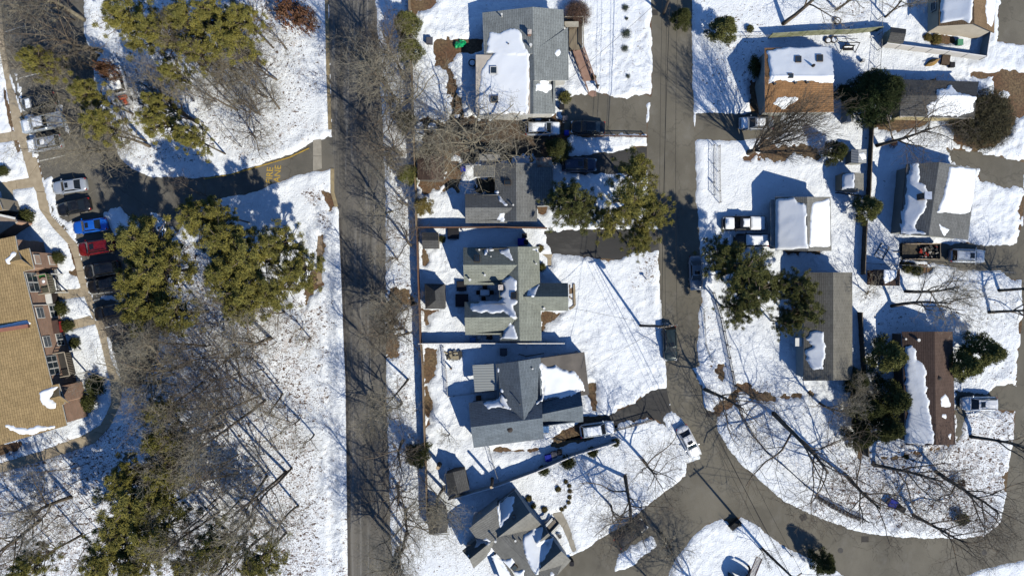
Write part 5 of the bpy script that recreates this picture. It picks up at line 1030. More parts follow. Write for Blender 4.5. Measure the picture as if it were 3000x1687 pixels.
b.build('plank', mat('plank_old', (.14,.10,.07)), r_, local=False)
# round arbour at the bottom edge
r_ = root('garden_dome', W(2163, 1690), 'large dark arched garden dome cut by the bottom edge', 'dome'); b = MB(); p0 = Vector((0, 0, 0))
for a_ in (-.9, 0, .9): b.tube([(math.cos(t_)*1.6*math.cos(a_*.6), math.cos(t_)*1.6*math.sin(a_*.6)+a_*.9, math.sin(t_)*2.3) for t_ in [math.pi*i/14 for i in range(15)]], .16, 8)
b.build('hoop', iron, r_, local=False); b = MB()
for i in range(14):
    for (y0_, y1_) in ((-.9, .9),):
        t0_, t1_ = math.pi*i/14, math.pi*(i+1)/14; b.poly([(math.cos(t0_)*1.5, y0_, math.sin(t0_)*2.2), (math.cos(t1_)*1.5, y0_, math.sin(t1_)*2.2), (math.cos(t1_)*1.5, y1_, math.sin(t1_)*2.2), (math.cos(t0_)*1.5, y1_, math.sin(t0_)*2.2)])
b.build('cover', mat('dome_cover', (.10,.12,.13)), r_, local=False)
# apartment balcony things
p = ewall(826)+n_*.95; r_ = root('round_table', (p.x, p.y, 2.76), 'round brown table with snow on the upper apartment balcony', 'table'); b = MB(); b.tube([(0, 0, .68), (0, 0, .73)], .55, 18); b.build('tabletop', mat('table_brown', (.32,.22,.18)), r_, local=False); b = MB(); b.tube([(0, 0, 0), (0, 0, .68)], .06, 8); b.build('leg', trimk, r_, local=False); b = MB(); b.tube([(0, 0, .73), (0, 0, .78)], [.22, .12], 10); b.build('snow_top', snow_roof, r_, local=False)
p = ewall(812)+n_*.8; r_ = root('artificial_turf', (p.x, p.y, 2.77), 'bright green cover on the upper apartment balcony', 'cover'); b = MB(); b.box((0, 0, .25), (1.2, 1.0, .5), .3, top=.7); b.build('cover', mat('turf_green', (.02,.16,.03)), r_, local=False, bevel=.1)
p = W(*Z2([(720,860)])[0]); r_ = root('patio_chair', p, 'folded metal chair on the apartment ground patio', 'chair'); b = MB(); b.bar((-.3,-.3,.4), (.3,-.3,.4), .05, .05); b.bar((-.3,.3,.4), (.3,.3,.4), .05, .05); b.bar((-.3,-.3,.4), (-.3,.3,.9), .05, .05); b.bar((.3,-.3,.4), (.3,.3,.9), .05, .05); b.build('frame', iron, r_, local=False); b = MB(); b.box((0, 0, .42), (.5, .5, .04)); b.build('seat', wood, r_, local=False)
b = MB(); b.prism(xy(Z2([(600,660),(760,650),(820,960),(690,1000)])), .0, .07); tag(b.build('patio_slab', concrete), kind='structure'); 
# ---------------- utility poles and wires ----------------
pole_m = mat('pole_wood', (.13,.10,.08), (.08,.065,.05), 2, stretch=(1,1,.2))
def upole(px, py, qx, qy, hh, label, arms, transf=True):
    a, t_ = W(px, py), W(qx, qy, hh); r_ = root('utility_pole', a, label, 'utility pole'); b = MB(); b.tube([a-Vector((0,0,.2)), a.lerp(t_, .5), t_], [.19, .16, .12], 10); b.build('pole', pole_m, r_)
    u = (t_-a).normalized(); ends = []
    for k, ang, L in arms:
        c = a.lerp(t_, k); d_ = Vector((math.cos(ang), math.sin(ang), 0)); b = MB(); b.bar(c-d_*L, c+d_*L, .12, .12); b.build('crossarm', wood_old, r_)
        for s_ in (-.95, -.35, .35, .95): q = c+d_*L*s_; b = MB(); b.tube([q, q+Vector((0,0,.25))], .05, 6); b.build('insulator', trim, r_); ends.append(q+Vector((0,0,.25)))
    if transf:
        c = a.lerp(t_, .82)+Vector((.38, .2, 0)); b = MB(); b.tube([c-Vector((0,0,.5)), c+Vector((0,0,.45)), c+Vector((0,0,.55))], [.3, .3, .15], 12); b.build('transformer', mat('transformer_grey', (.22,.24,.25)), r_)
    return ends
eb = upole(1874, 954, 1961, 956, 11.5, 'leaning utility pole with transformer on the snow by the dark parked sedan', [(.97, R(10), 1.1), (.88, R(10), 1.0)])
ec = upole(2233, 1606, 2330, 1698, 12, 'utility pole with crossarms near the bottom edge by the bend', [(.96, R(35), 1.2), (.88, R(-50), .9)], False)
ea = upole(1945, 40, 1962, -8, 9.5, 'utility pole beside the top edge of the right hand road', [(.97, R(5), 1.0)], False)
def wire(a, b_, sag, label, rad=.022):
    a, b_ = Vector(a), Vector(b_); pts = [a.lerp(b_, i/16)-Vector((0, 0, 4*sag*(i/16)*(1-i/16))) for i in range(17)]; b = MB(); b.tube(pts, rad, 4); o = b.build('power_line', mat('cable_black', (.02,.02,.02))); return tag(o, label, 'cable')
LW = 'overhead cables strung between the utility poles'
for i in (0, 1, 3):
    tag(wire(ea[i], eb[i], .9, 'thin overhead cable between the top edge pole and the leaning pole'), group='upper span of overhead cables')
    tag(wire(eb[i], ec[i], 1.0, 'thin overhead cable between the leaning pole and the bottom pole'), group='lower span of overhead cables')
tag(wire(ea[2]-Vector((0,0,1.5)), eb[5]-Vector((0,0,.8)), .8, 'thicker low telephone cable on the upper span', .04))
tag(wire(eb[5]-Vector((0,0,.8)), ec[5], .9, 'thicker low telephone cable on the lower span', .04))
for i in (1, 3): tag(wire(ec[i], W(3300, 1700+20*i, 10), 1.0, 'thin overhead cable leaving the bottom pole to the right'), group='right hand span of overhead cables')
wire(eb[1], W(1664, 900, 3.2), .5, 'service cable from the leaning pole to the front gable'); wire(eb[0], W(1712, 1090, 3), .5, 'service cable from the leaning pole to the blue grey house'); wire(ea[0], W(1664, 235, 3.2), .6, 'service cable from the top pole to the upper bungalow'); wire(ec[4], W(2330, 1250, 4), .6, 'service cable from the bottom pole over the bend') if 0 else None
# ---------------- trees ----------------
bark_d = mat('bark_dark', (.21,.165,.12), (.11,.088,.07), 3, .95, .8, 8, stretch=(1,1,.3)); bark_g = mat('bark_grey', (.27,.24,.175), (.16,.14,.105), 2, .95, .6, 8, stretch=(1,1,.4))
twig_d = mat('twig_brown', (.17,.135,.10), (.10,.082,.062), 2); twig_g = mat('twig_pale', (.37,.33,.245), (.25,.22,.165), 1.5)
def sdir(r_, d, ang, az):
    a = d.orthogonal().normalized(); b_ = d.cross(a); return (d*math.cos(ang)+(a*math.cos(az)+b_*math.sin(az))*math.sin(ang)).normalized()
def bare_mesh(seed, ht, spread, r0, first, nl, levels, kids, trop=.25, wob=.22, limbang=(.5, 1.0)):
    rmin = .013 if r0 > .28 else .0115
    r_ = random.Random(seed); TB = MB(); CB = MB()
    def grow(p, d, L, rad, lv):
        n = 9 if lv == 0 else (7 if lv == 1 else (5 if lv == 2 else 3)); pts = [p.copy()]; rs = [rad]; dd = d.copy()
        w_ = wob*(.22 if lv == 0 else .8)
        for i in range(n):
            dd = (dd+Vector((r_.gauss(0, w_), r_.gauss(0, w_), r_.gauss(0, w_*.6)+trop*(.5 if lv else .15)*.5))).normalized(); pts.append(pts[-1]+dd*L/n); rs.append(max(rad*(1-.62*(i+1)/n), rmin))
        (TB if lv <= 1 else CB).tube(pts, rs, 8 if lv == 0 else (6 if lv == 1 else (4 if lv == 2 else 3)), cap=lv < 2)
        if lv >= levels: return
        k = kids[lv]; az = r_.random()*6.28
        for j in range(k):
            t_ = first+(1-first)*(j+.6)/k if lv == 0 else .22+.78*(j+r_.random()*.7)/k; t_ = min(t_, .99); f = t_*n; i = min(int(f), n-1); q = pts[i].lerp(pts[i+1], f-i); dl = (pts[i+1]-pts[i]).normalized(); az += 2.4+r_.uniform(-.5, .5)
            an = r_.uniform(*limbang)*(1.15-.5*t_ if lv == 0 else 1); L2 = (spread*r_.uniform(.8, 1.15)*(1.15-.45*t_)) if lv == 0 else L*r_.uniform(.42, .72)*(1.1-.4*t_)
            grow(q, sdir(r_, dl, an, az), L2, max(rs[i]*(.52 if lv == 0 else .46), .0075), lv+1)
    grow(Vector((0, 0, -.1)), Vector((r_.gauss(0, .04), r_.gauss(0, .04), 1)).normalized(), ht, r0, 0)
    return TB, CB
def mesh_of(mb, name, m):
    o = mb.build(name, m, smooth=True); me = o.data; bpy.data.objects.remove(o); return me
VAR = {}
for key, args, mt, mc in [
    ('forest1', (1, 17, 6.0, .17, .42, 9, 4, [9, 6, 4, 2]), bark_d, twig_d), ('forest2', (2, 16, 5.5, .16, .45, 9, 4, [9, 6, 4, 2]), bark_d, twig_g),
    ('forest3', (5, 18, 6.5, .19, .5, 9, 4, [9, 6, 4, 2]), bark_g, twig_g), ('oak1', (3, 9, 8.5, .32, .3, 9, 4, [9, 7, 5, 3], .12, .27, (.7, 1.25)), bark_g, twig_g),
    ('oak2', (8, 10, 9.0, .31, .3, 9, 4, [9, 7, 5, 3], .14, .27, (.7, 1.2)), bark_d, twig_d), ('oak3', (9, 11, 7.5, .32, .35, 8, 4, [9, 7, 5, 3], .15, .25, (.6, 1.1)), bark_d, twig_g),
    ('oakbig', (13, 6.5, 10.0, .5, .5, 12, 4, [13, 8, 5, 3], .02, .24, (1.1, 1.5)), bark_g, twig_g), ('tall1', (31, 15, 6.5, .27, .35, 10, 4, [10, 7, 4, 2], .15, .2, (.5, .95)), bark_d, twig_d), ('tall2', (32, 17, 5.5, .23, .42, 9, 4, [9, 7, 4, 2], .15, .2, (.5, .9)), bark_d, twig_g), ('slim1', (21, 16, 4.6, .10, .4, 9, 4, [8, 5, 4, 2], .15, .34), bark_d, twig_d), ('slim2', (22, 14, 4.2, .085, .35, 8, 4, [8, 5, 4, 2], .15, .36), bark_d, twig_g),
    ('small1', (4, 4.2, 2.6, .10, .25, 8, 3, [8, 6, 5], .3, .2, (.5, .9)), bark_d, twig_g), ('vase', (6, 3.0, 10.5, .42, .35, 9, 4, [12, 8, 7, 4], .45, .13, (.3, .6)), bark_d, twig_d),
    ('shrubby', (12, 3.5, 3.4, .10, .05, 12, 3, [14, 9, 6], .4, .2, (.4, .9)), twig_d, twig_g)]:
    tb, cb = bare_mesh(*args); VAR[key] = (mesh_of(tb, 'trunk', mt), mesh_of(cb, 'crown', mc), mt, mc)
def bare(key, px, py, s_, rz, label, lean=(0, 0), group='leafless trees', mats_=None, zs=1):
    t_, c_, _, _ = VAR[key]; r_ = root('bare_tree', W(px, py), label, 'tree', group, rz=rz); r_.scale = (s_, s_, s_*zs); r_.rotation_mode = 'QUATERNION'; r_.rotation_quaternion = Vector((0, 0, 1)).rotation_difference(Vector((lean[0], lean[1], 1)))@Matrix.Rotation(rz, 3, 'Z').to_quaternion()
    for nm, me_ in (('trunk', t_), ('crown', c_)): o_ = bpy.data.objects.new(nm, me_); C.objects.link(o_); o_.parent = r_
    return r_
# foliage of many small blades
def foliage_mesh(seed, lobes, n, bl, bw, cols, up=.25, flat=1.0, inner=.0, k=7):
    r_ = np.random.RandomState(seed); V = []; Cc = []; c0 = np.array(cols)
    for (x, y, z, rad, rz_) in lobes:
        m_ = max(4, int(n*(rad**2))); d_ = r_.normal(size=(m_, 3)); d_[:, 2] = np.abs(d_[:, 2])*.9-.35; d_ /= np.linalg.norm(d_, axis=1)[:, None]; rr_ = rad*(inner+(1-inner)*r_.rand(m_)**.45)
        ctr = np.array([x, y, z])+d_*rr_[:, None]*np.array([1, 1, rz_/rad]); mixv = r_.rand(m_)[:, None]; lobec = r_.rand()*.35; cc = c0[0]*(1-mixv)+c0[1]*mixv; cc = cc*(1-lobec)+c0[2]*lobec; cc = cc*r_.uniform(.75, 1.2, (m_, 1))
        for _ in range(k):
            a = r_.normal(size=(m_, 3)); a[:, 2] += up; a /= np.linalg.norm(a, axis=1)[:, None]; s2 = np.cross(a, r_.normal(size=(m_, 3))); s2 /= np.linalg.norm(s2, axis=1)[:, None]+1e-9
            L = bl*r_.uniform(.6, 1.3, (m_, 1)); o_ = ctr+r_.normal(size=(m_, 3))*bl*.35; p0 = o_-s2*bw*.5; p1 = o_+s2*bw*.5; p2 = o_+a*L+s2*bw*.35; p3 = o_+a*L-s2*bw*.35; V.append(np.stack([p0, p1, p2, p3], 1).reshape(-1, 3)); Cc.append(np.repeat(cc, 4, 0))
    V = np.concatenate(V); Cc = np.clip(np.concatenate(Cc), 0, 1); me_ = np_mesh('crown', V, np.arange(len(V)).reshape(-1, 4), [vmat('foliage')], smooth=False)
    at_ = me_.attributes.new('leaf', 'FLOAT_COLOR', 'POINT'); at_.data.foreach_set('color', np.concatenate([Cc, np.ones((len(Cc), 1))], 1).astype(np.float32).ravel()); return me_
PINE = [(.36,.305,.07), (.19,.185,.05), (.085,.105,.045)]; DARKC = [(.05,.075,.025), (.03,.05,.02), (.09,.08,.03)]; MIDC = [(.20,.19,.06), (.115,.13,.04), (.07,.085,.035)]; HEDGE = [(.085,.095,.03), (.05,.06,.02), (.12,.11,.04)]; RUST = [(.20,.10,.055), (.17,.075,.045), (.13,.10,.07)]; TAWNY = [(.26,.19,.06), (.18,.15,.05), (.1,.1,.04)]; OLIVE = [(.10,.095,.05), (.075,.065,.04), (.13,.11,.07)]
def pine_parts(seed, ht, Rr, nl, dens, cols=PINE, cone=False, bl=.27, bw=.055):
    r_ = random.Random(seed); tb = MB(); lean = Vector((r_.gauss(0, .3), r_.gauss(0, .3), 0)); tb.tube([(0, 0, -.1), lean*.3+Vector((0, 0, ht*.45)), lean+Vector((0, 0, ht*.95))], [.26, .19, .06], 8); lobes = []
    az = r_.random()*6
    for i in range(nl):
        az += 2.4+r_.uniform(-.5, .5); f = (i+.5)/nl
        if cone: rr = Rr*(f**.8)*r_.uniform(.75, 1.05); z = ht*(1-.78*f)*r_.uniform(.95, 1.03); lr = Rr*r_.uniform(.22, .36)
        else: rr = Rr*math.sqrt(f)*r_.uniform(.5, 1.15)*(.93 if i % 4 else 1.2); z = ht*(1-.33*f**1.3)+r_.uniform(-2.4, .6); lr = Rr*r_.uniform(.05, .15)
        x, y = rr*math.cos(az), rr*math.sin(az); lobes.append((x, y, z, lr, lr*(.55 if not cone else .6))); b0 = Vector((lean.x*.8, lean.y*.8, z-rr*.35-.5)); tb.tube([b0, Vector((x*.55, y*.55, z-.5)), Vector((x, y, z-.1))], [.09, .06, .02], 5)
    return tb, foliage_mesh(seed, lobes, dens, bl, bw, cols)
FV = {}
def addv(key, tb, me_, m_=bark_d): FV[key] = (mesh_of(tb, 'trunk', m_), me_)
for i in range(4): addv('pine%d' % i, *pine_parts(20+i, 13, 4.4, 118, 112))
addv('pineg', *pine_parts(31, 11, 4.3, 120, 120, MIDC)); addv('darkev', *pine_parts(33, 11, 4.2, 110, 75, DARKC, True)); addv('cedar', *pine_parts(35, 6, 2.0, 40, 150, MIDC, True, .2, .06)); addv('dkcedar', *pine_parts(36, 7, 2.4, 44, 120, HEDGE, True, .22, .06)); addv('spruce', *pine_parts(37, 7, 1.8, 40, 160, TAWNY, True, .2, .05))
def ball(seed, Rr, ht, cols, n=20, dens=160, bl=.14, bw=.06):
    r_ = random.Random(seed); tb = MB(); lobes = []
    for i in range(6): a_ = i*1.05; tb.tube([(0, 0, 0), (math.cos(a_)*Rr*.3, math.sin(a_)*Rr*.3, ht*.4), (math.cos(a_)*Rr*.6, math.sin(a_)*Rr*.6, ht*.7)], [.05, .035, .01], 5)
    for i in range(n): f = (i+.5)/n; a_ = 2.4*i; rr = Rr*.8*math.sqrt(f); lobes.append((rr*math.cos(a_), rr*math.sin(a_), ht*.62*math.sqrt(max(0, 1-f*.85))+.1, Rr*.36, Rr*.36))
    return tb, foliage_mesh(seed, lobes, dens, bl, bw, cols)
addv('ball', *ball(41, 1.2, 1.6, HEDGE)); addv('tawnyball', *ball(42, 1.0, 1.1, TAWNY)); addv('bigball', *ball(43, 4.2, 3.6, OLIVE, 40, 60, .3, .035)); addv('rustball', *ball(44, 2.0, 2.4, RUST, 26, 26, .16, .09)); addv('twigball', *ball(45, 2.1, 2.4, [(.17,.10,.075),(.12,.08,.06),(.2,.14,.1)], 24, 120, .34, .018))
addv('yucca', *ball(46, .7, .7, [(.10,.13,.11),(.06,.09,.07),(.08,.07,.05)], 8, 120, .5, .05)); addv('olive', *ball(47, 1.3, 1.8, [(.16,.16,.05),(.09,.10,.03),(.2,.17,.06)], 20, 110, .16, .07))
def ever(key, px, py, Rpx, label, name='pine_tree', cat='tree', hc=None, group=None, Rn=None, rz=None, zs=None):
    R0 = {'ball': 1.35, 'tawnyball': 1.1, 'bigball': 4.4, 'rustball': 2.3, 'twigball': 2.3, 'yucca': .95, 'olive': 1.5, 'cedar': 2.2, 'dkcedar': 2.7, 'spruce': 2.0, 'darkev': 4.9}.get(key, 4.6)
    hb = hc if hc is not None else {'pine': 12.0, 'pineg': 10.0, 'darkev': 7.0, 'cedar': 4.0, 'dkcedar': 4.5, 'spruce': 4.5}.get(key.rstrip('0123'), .8)
    Rm = Rpx/S*(H-hb)/H; s_ = Rm/R0; c = W(px, py, hb); t_, f_ = FV[key]; r_ = root(name, (c.x, c.y, 0), label, cat, group, rz=rng.random()*6.28 if rz is None else rz)
    z_ = zs if zs is not None else (s_ if key[0] != 'p' else max(.75, min(1.1, s_**.4))); r_.scale = (s_, s_, z_)
    for nm, me_ in (('trunk' if cat == 'tree' else 'stem', t_), ('crown' if cat == 'tree' else 'foliage', f_)): o_ = bpy.data.objects.new(nm, me_); C.objects.link(o_); o_.parent = r_
    return r_
GP = 'pines in the left woodland'
P_ = lambda i: 'pine%d' % (i % 4)
pines = [(345,40,72,'pine at the top left, westernmost of the top edge row'),(440,85,66,'pine left of centre in the top edge row, above the white pickup'),(520,52,72,'tallest looking pine in the middle of the top edge row'),(605,30,62,'pine cut by the top edge, right of the middle one in the row'),(655,105,66,'wide olive pine at the right of the top edge group'),(560,140,46,'small pine below the top edge row, over open snow'),(700,40,50,'pine nearest the rusty oak at the top edge'),
 (85,172,48,'pine over the kerb in the upper left corner lot'),(232,262,48,'pine over the parking bays beside the white pickup'),(276,352,52,'pine at the edge of the lot below the white pickup'),(442,290,34,'sparse pine right of the white pickup'),(440,345,52,'pine between the white pickup and the snowy slope'),(540,395,46,'pine hanging over the shaded snow above the fire lane'),(490,205,34,'thin pine above the snowy slope'),
 (395,700,82,'pine over the lot beside the bright blue car'),(440,790,88,'pine over the tails of the black cars'),(380,830,60,'pine directly above the second black car'),(400,900,76,'pine above the black car south of the gap'),(480,920,70,'pine at the lot edge north of the dark green car'),
 (560,640,66,'dark pine just below the fire lane'),(640,700,76,'olive pine in the upper left of the big central stand'),(715,760,90,'broad olive pine in the middle of the central stand'),(800,715,66,'pine at the upper right of the central stand near bare snow'),(860,790,64,'easternmost pine of the central stand beside the brown patch'),(700,860,84,'pine at the lower middle of the central stand'),(790,850,60,'pine at the lower right of the central stand'),(640,800,70,'pine at the lower left of the central stand'),(685,905,46,'small lowest pine of the central stand'),(620,625,40,'thin pine touching the shaded snow below the fire lane'),
 (452,1210,38,'small pine beside the shaded end of the walkway'),(450,1300,60,'dark pine right of the walkway bend'),(465,1390,66,'pine below the walkway bend, over shaded snow'),(350,1405,56,'pine left of centre above the lower left stand'),(375,1490,98,'broad yellow-olive pine in the middle of the lower left stand'),(440,1470,70,'pine at the right side of the lower left stand'),(330,1570,80,'pine low in the lower left stand'),(430,1580,86,'pine at the lower right of the lower left stand'),(280,1665,70,'pine cut by the bottom edge, left of the stand'),(60,1668,56,'pine in the bottom left corner'),(380,1670,56,'pine at the bottom edge in the middle of the stand'),(550,1665,62,'pine at the bottom edge right of the stand'),(625,1610,64,'pine above the bottom edge near leaning dark trunks'),(745,1660,70,'easternmost pine at the bottom edge'),(180,1440,1,'')]
for i, (x, y, r0, lb) in enumerate(pines):
    if r0 > 5: ever(P_(i), x, y, r0*1.18, lb, group=GP, hc=12, zs=1.02)
GR = 'street side evergreens'
for k, x, y, r0, lb in [('pineg',1685,592,72,'rounder darker pine between the bungalow and the tall pine'),('pineg',1712,612,58,'olive pine touching the rounder darker one, lower right of it'),('pineg',1655,572,52,'olive pine touching the rounder darker one, upper left of it'),('pine1',1880,478,56,'upper crown of pine at the left kerb of the right road'),('pine2',1862,580,88,'broad pine overhanging the kerb north of the dark driveway'),('pine3',1925,625,66,'pine crown reaching over the road shade'),('pine0',1800,640,52,'pine directly over the dark sealed driveway edge'),('pine2',1890,700,50,'lowest crown of the kerb pines over the driveway mouth'),
  ('pineg',2132,745,62,'green pine at the right kerb behind the grey sedan'),('pineg',2195,790,86,'broad green pine right of the grey sedan'),('pineg',2225,855,82,'lower broad green pine behind the iron fence'),('pineg',2185,905,56,'lowest crown of the green pines by the iron fence'),('pineg',2305,835,48,'green pine nearest the house wall with taupe roof'),('pineg',2370,845,58,'green pine over the taupe roof, upper'),('pineg',2385,915,60,'green pine over the taupe roof, middle'),('pineg',2345,950,42,'green pine over the taupe roof, lowest')]:
    ever(k, x, y, r0*1.15, lb, group=GR)
ever('darkev',2592,266,94,'huge dark round evergreen beside the dark low roof','evergreen_tree'); ever('darkev',2632,165,1,'x') if 0 else None
for k, x, y, r0, lb in [('cedar',2127,78,46,'bushy green evergreen by the top right kerb'),('dkcedar',2474,434,38,'brown tipped dark cedar above the tan gabled shed'),('cedar',2556,608,44,'green cedar at the end of the dark fence'),('cedar',2602,1042,58,'green cedar left of the brown roof'),('dkcedar',2618,1170,62,'dark ivy-clad evergreen against the brown roof, upper'),('dkcedar',2608,1255,56,'dark ivy-clad evergreen against the brown roof, lower'),('dkcedar',2560,1200,50,'dark evergreen overgrowing the long fence'),('cedar',2888,1030,56,'green cedar right of the brown roof near the side road'),('cedar',2826,1070,54,'green cedar just right of the brown ridge'),('dkcedar',2530,1120,42,'small dark evergreen on the fence line above the long fence shade'),('dkcedar',2540,1290,44,'small dark evergreen at the lower end of the long fence'),
  ('cedar',1186,60,44,'dark evergreen on the verge at the top edge by the board fence'),('cedar',1194,135,42,'dark evergreen on the verge, second from the top edge'),('dkcedar',1180,340,34,'dark evergreen on the verge beside the big spreading bare tree'),('cedar',1186,505,34,'small green evergreen on the verge beside the brown shed'),('spruce',1232,600,32,'pale yellow spruce beside the board fence'),('dkcedar',1215,1345,42,'dark evergreen against the fence left of the sawn-off trunk'),('dkcedar',1640,430,42,'dark shrubby evergreen between the two upper driveways'),('dkcedar',2435,1668,40,'dark evergreen at the bottom edge beside the bend'),('dkcedar',2012,30,34,'dark holly at the top edge right of the road'),('cedar',2965,1480,1,'')]:
    if r0 > 5: ever(k, x, y, r0, lb, 'evergreen_tree')
HB = [('ball',76,634,27,'round clipped bush with specks of snow north of the apartment wall'),('ball',167,755,24,'round clipped bush beside the apartment front gable'),('ball',176,905,26,'round clipped bush beside the apartment entrance'),('ball',195,955,22,'round dark bush by the red door'),('ball',5,500,20,'round bush cut by the left edge above the walkway'),('ball',215,1005,20,'round dark bush in the shade south of the red door'),('ball',278,1130,36,'large dark round bush with snow specks by the curved walkway'),('ball',258,1180,30,'dark bush against the apartment corner below the walkway'),
  ('ball',1593,1380,19,'left round bush of the row south of the diagonal pale fence'),('ball',1665,1354,25,'largest round bush of the row south of the diagonal pale fence'),('ball',1737,1325,19,'right round bush of the row south of the diagonal pale fence'),('ball',1805,1298,15,'small bush at the right end of the diagonal pale fence'),('olive',1655,285,23,'olive shrub at the corner of the upper driveway'),('tawnyball',1640,325,1,''),
  ('tawnyball',1583,727,13,'tawny round bush at the front door of the sage grey bungalow'),('olive',1588,783,15,'green elongated bush by the front wall of the sage grey bungalow'),('dkball',0,0,0,''),('tawnyball',1550,1463,11,'tawny small bush nearest the wall of the bottom house'),('olive',1564,1484,10,'yellow green small bush of the bottom house'),('tawnyball',1596,1496,11,'brown bush beside the porch of the bottom house'),('rustball',1640,1572,8,'tiny rust coloured bush by the front walk'),
  ('yucca',1834,19,12,'spiky yucca, topmost in the upper front lawn'),('yucca',1838,51,6,'tiny dark shrub below the topmost yucca'),('yucca',1837,95,16,'largest spiky yucca in the upper front lawn'),('yucca',1833,139,13,'spiky yucca, third down in the upper front lawn'),('yucca',1842,220,8,'small dry yucca near the upper driveway'),('olive',1742,224,8,'small green shrub beside the ramp'),
  ('twigball',1688,44,46,'large round leafless reddish bush by the porch deck'),('bigball',2872,352,94,'huge round olive brown hedge in the right yard'),('tawnyball',2750,112,18,'dry brown ornamental grass by the cream gable wall'),('tawnyball',2725,106,14,'left clump of dry grass by the cream gable wall'),
  ('ball',1290,712,1,''),('ball',1294,700,13,'dark narrow bush beside the small grey gabled shed'),('olive',2660,1340,9,'bright lime bush below the brown roofed house'),('olive',2820,1520,24,'loose green shrub near the road bend corner'),('rustball',2815,1415,18,'rust leaved shrub at the foot of the forked bare tree'),('rustball',2618,420,16,'rust leaved shrub by the leaning dark trunk'),('olive',2690,792,20,'yellow green shrub beside the trailer'),('olive',2660,786,18,'low green shrub behind the rust red shed'),
  ('olive',2200,82,14,'small conifer sprawling right of the bushy green evergreen'),('ball',2425,120,1,''),('tawnyball',1636,1436,10,'brown head of the curved dry hedge'),('ball',2208,196,1,'')]
for k, x, y, r0, lb in HB:
    if r0 > 5: ever(k, x, y, r0, lb, 'bush', 'bush', zs=max(.5, min(1.1, r0/26)) if k not in ('bigball', 'twigball') else 1)
o = ever('ball', 2209, 197, 25, 'tall black oval evergreen against the west wall of the rust roofed cottage', 'bush', 'bush', rz=0, zs=1.3); o.scale.x *= .75; o.scale.y *= 1.55
for i, (x, y) in enumerate(Z5([(1610,70),(1660,130),(1670,210),(1665,300),(1650,380),(1600,440),(1550,480)])): ever('tawnyball', x, y, 8, 'dry brown clump of the curved hedge on the snowy lawn', 'hedge_clump', 'bush', group='clumps of the curved dry hedge', zs=.4)
for i in range(12): x, y = T(2,4,[(0,850),(110,920),(220,980),(340,1020)])[min(i//4, 2)]; x2, y2 = T(2,4,[(0,850),(110,920),(220,980),(340,1020)])[min(i//4, 2)+1]; f = (i % 4)/4; ever('rustball', x+(x2-x)*f, y+(y2-y)*f+6, 7, 'low brown clump in the hedge row below the iron fence', 'hedge_clump', 'bush', group='hedge row below the iron fence', zs=.3)
for x, y, r0, lb in [(825,10,52,'rusty leaved oak at the top edge, left'),(870,30,44,'rusty leaved oak at the top edge, right'),(275,185,34,'rusty brown leaved oak over the upper lot')]: ever('rustball', x, y, r0, lb, 'oak_tree', 'tree', hc=7, zs=3.2)
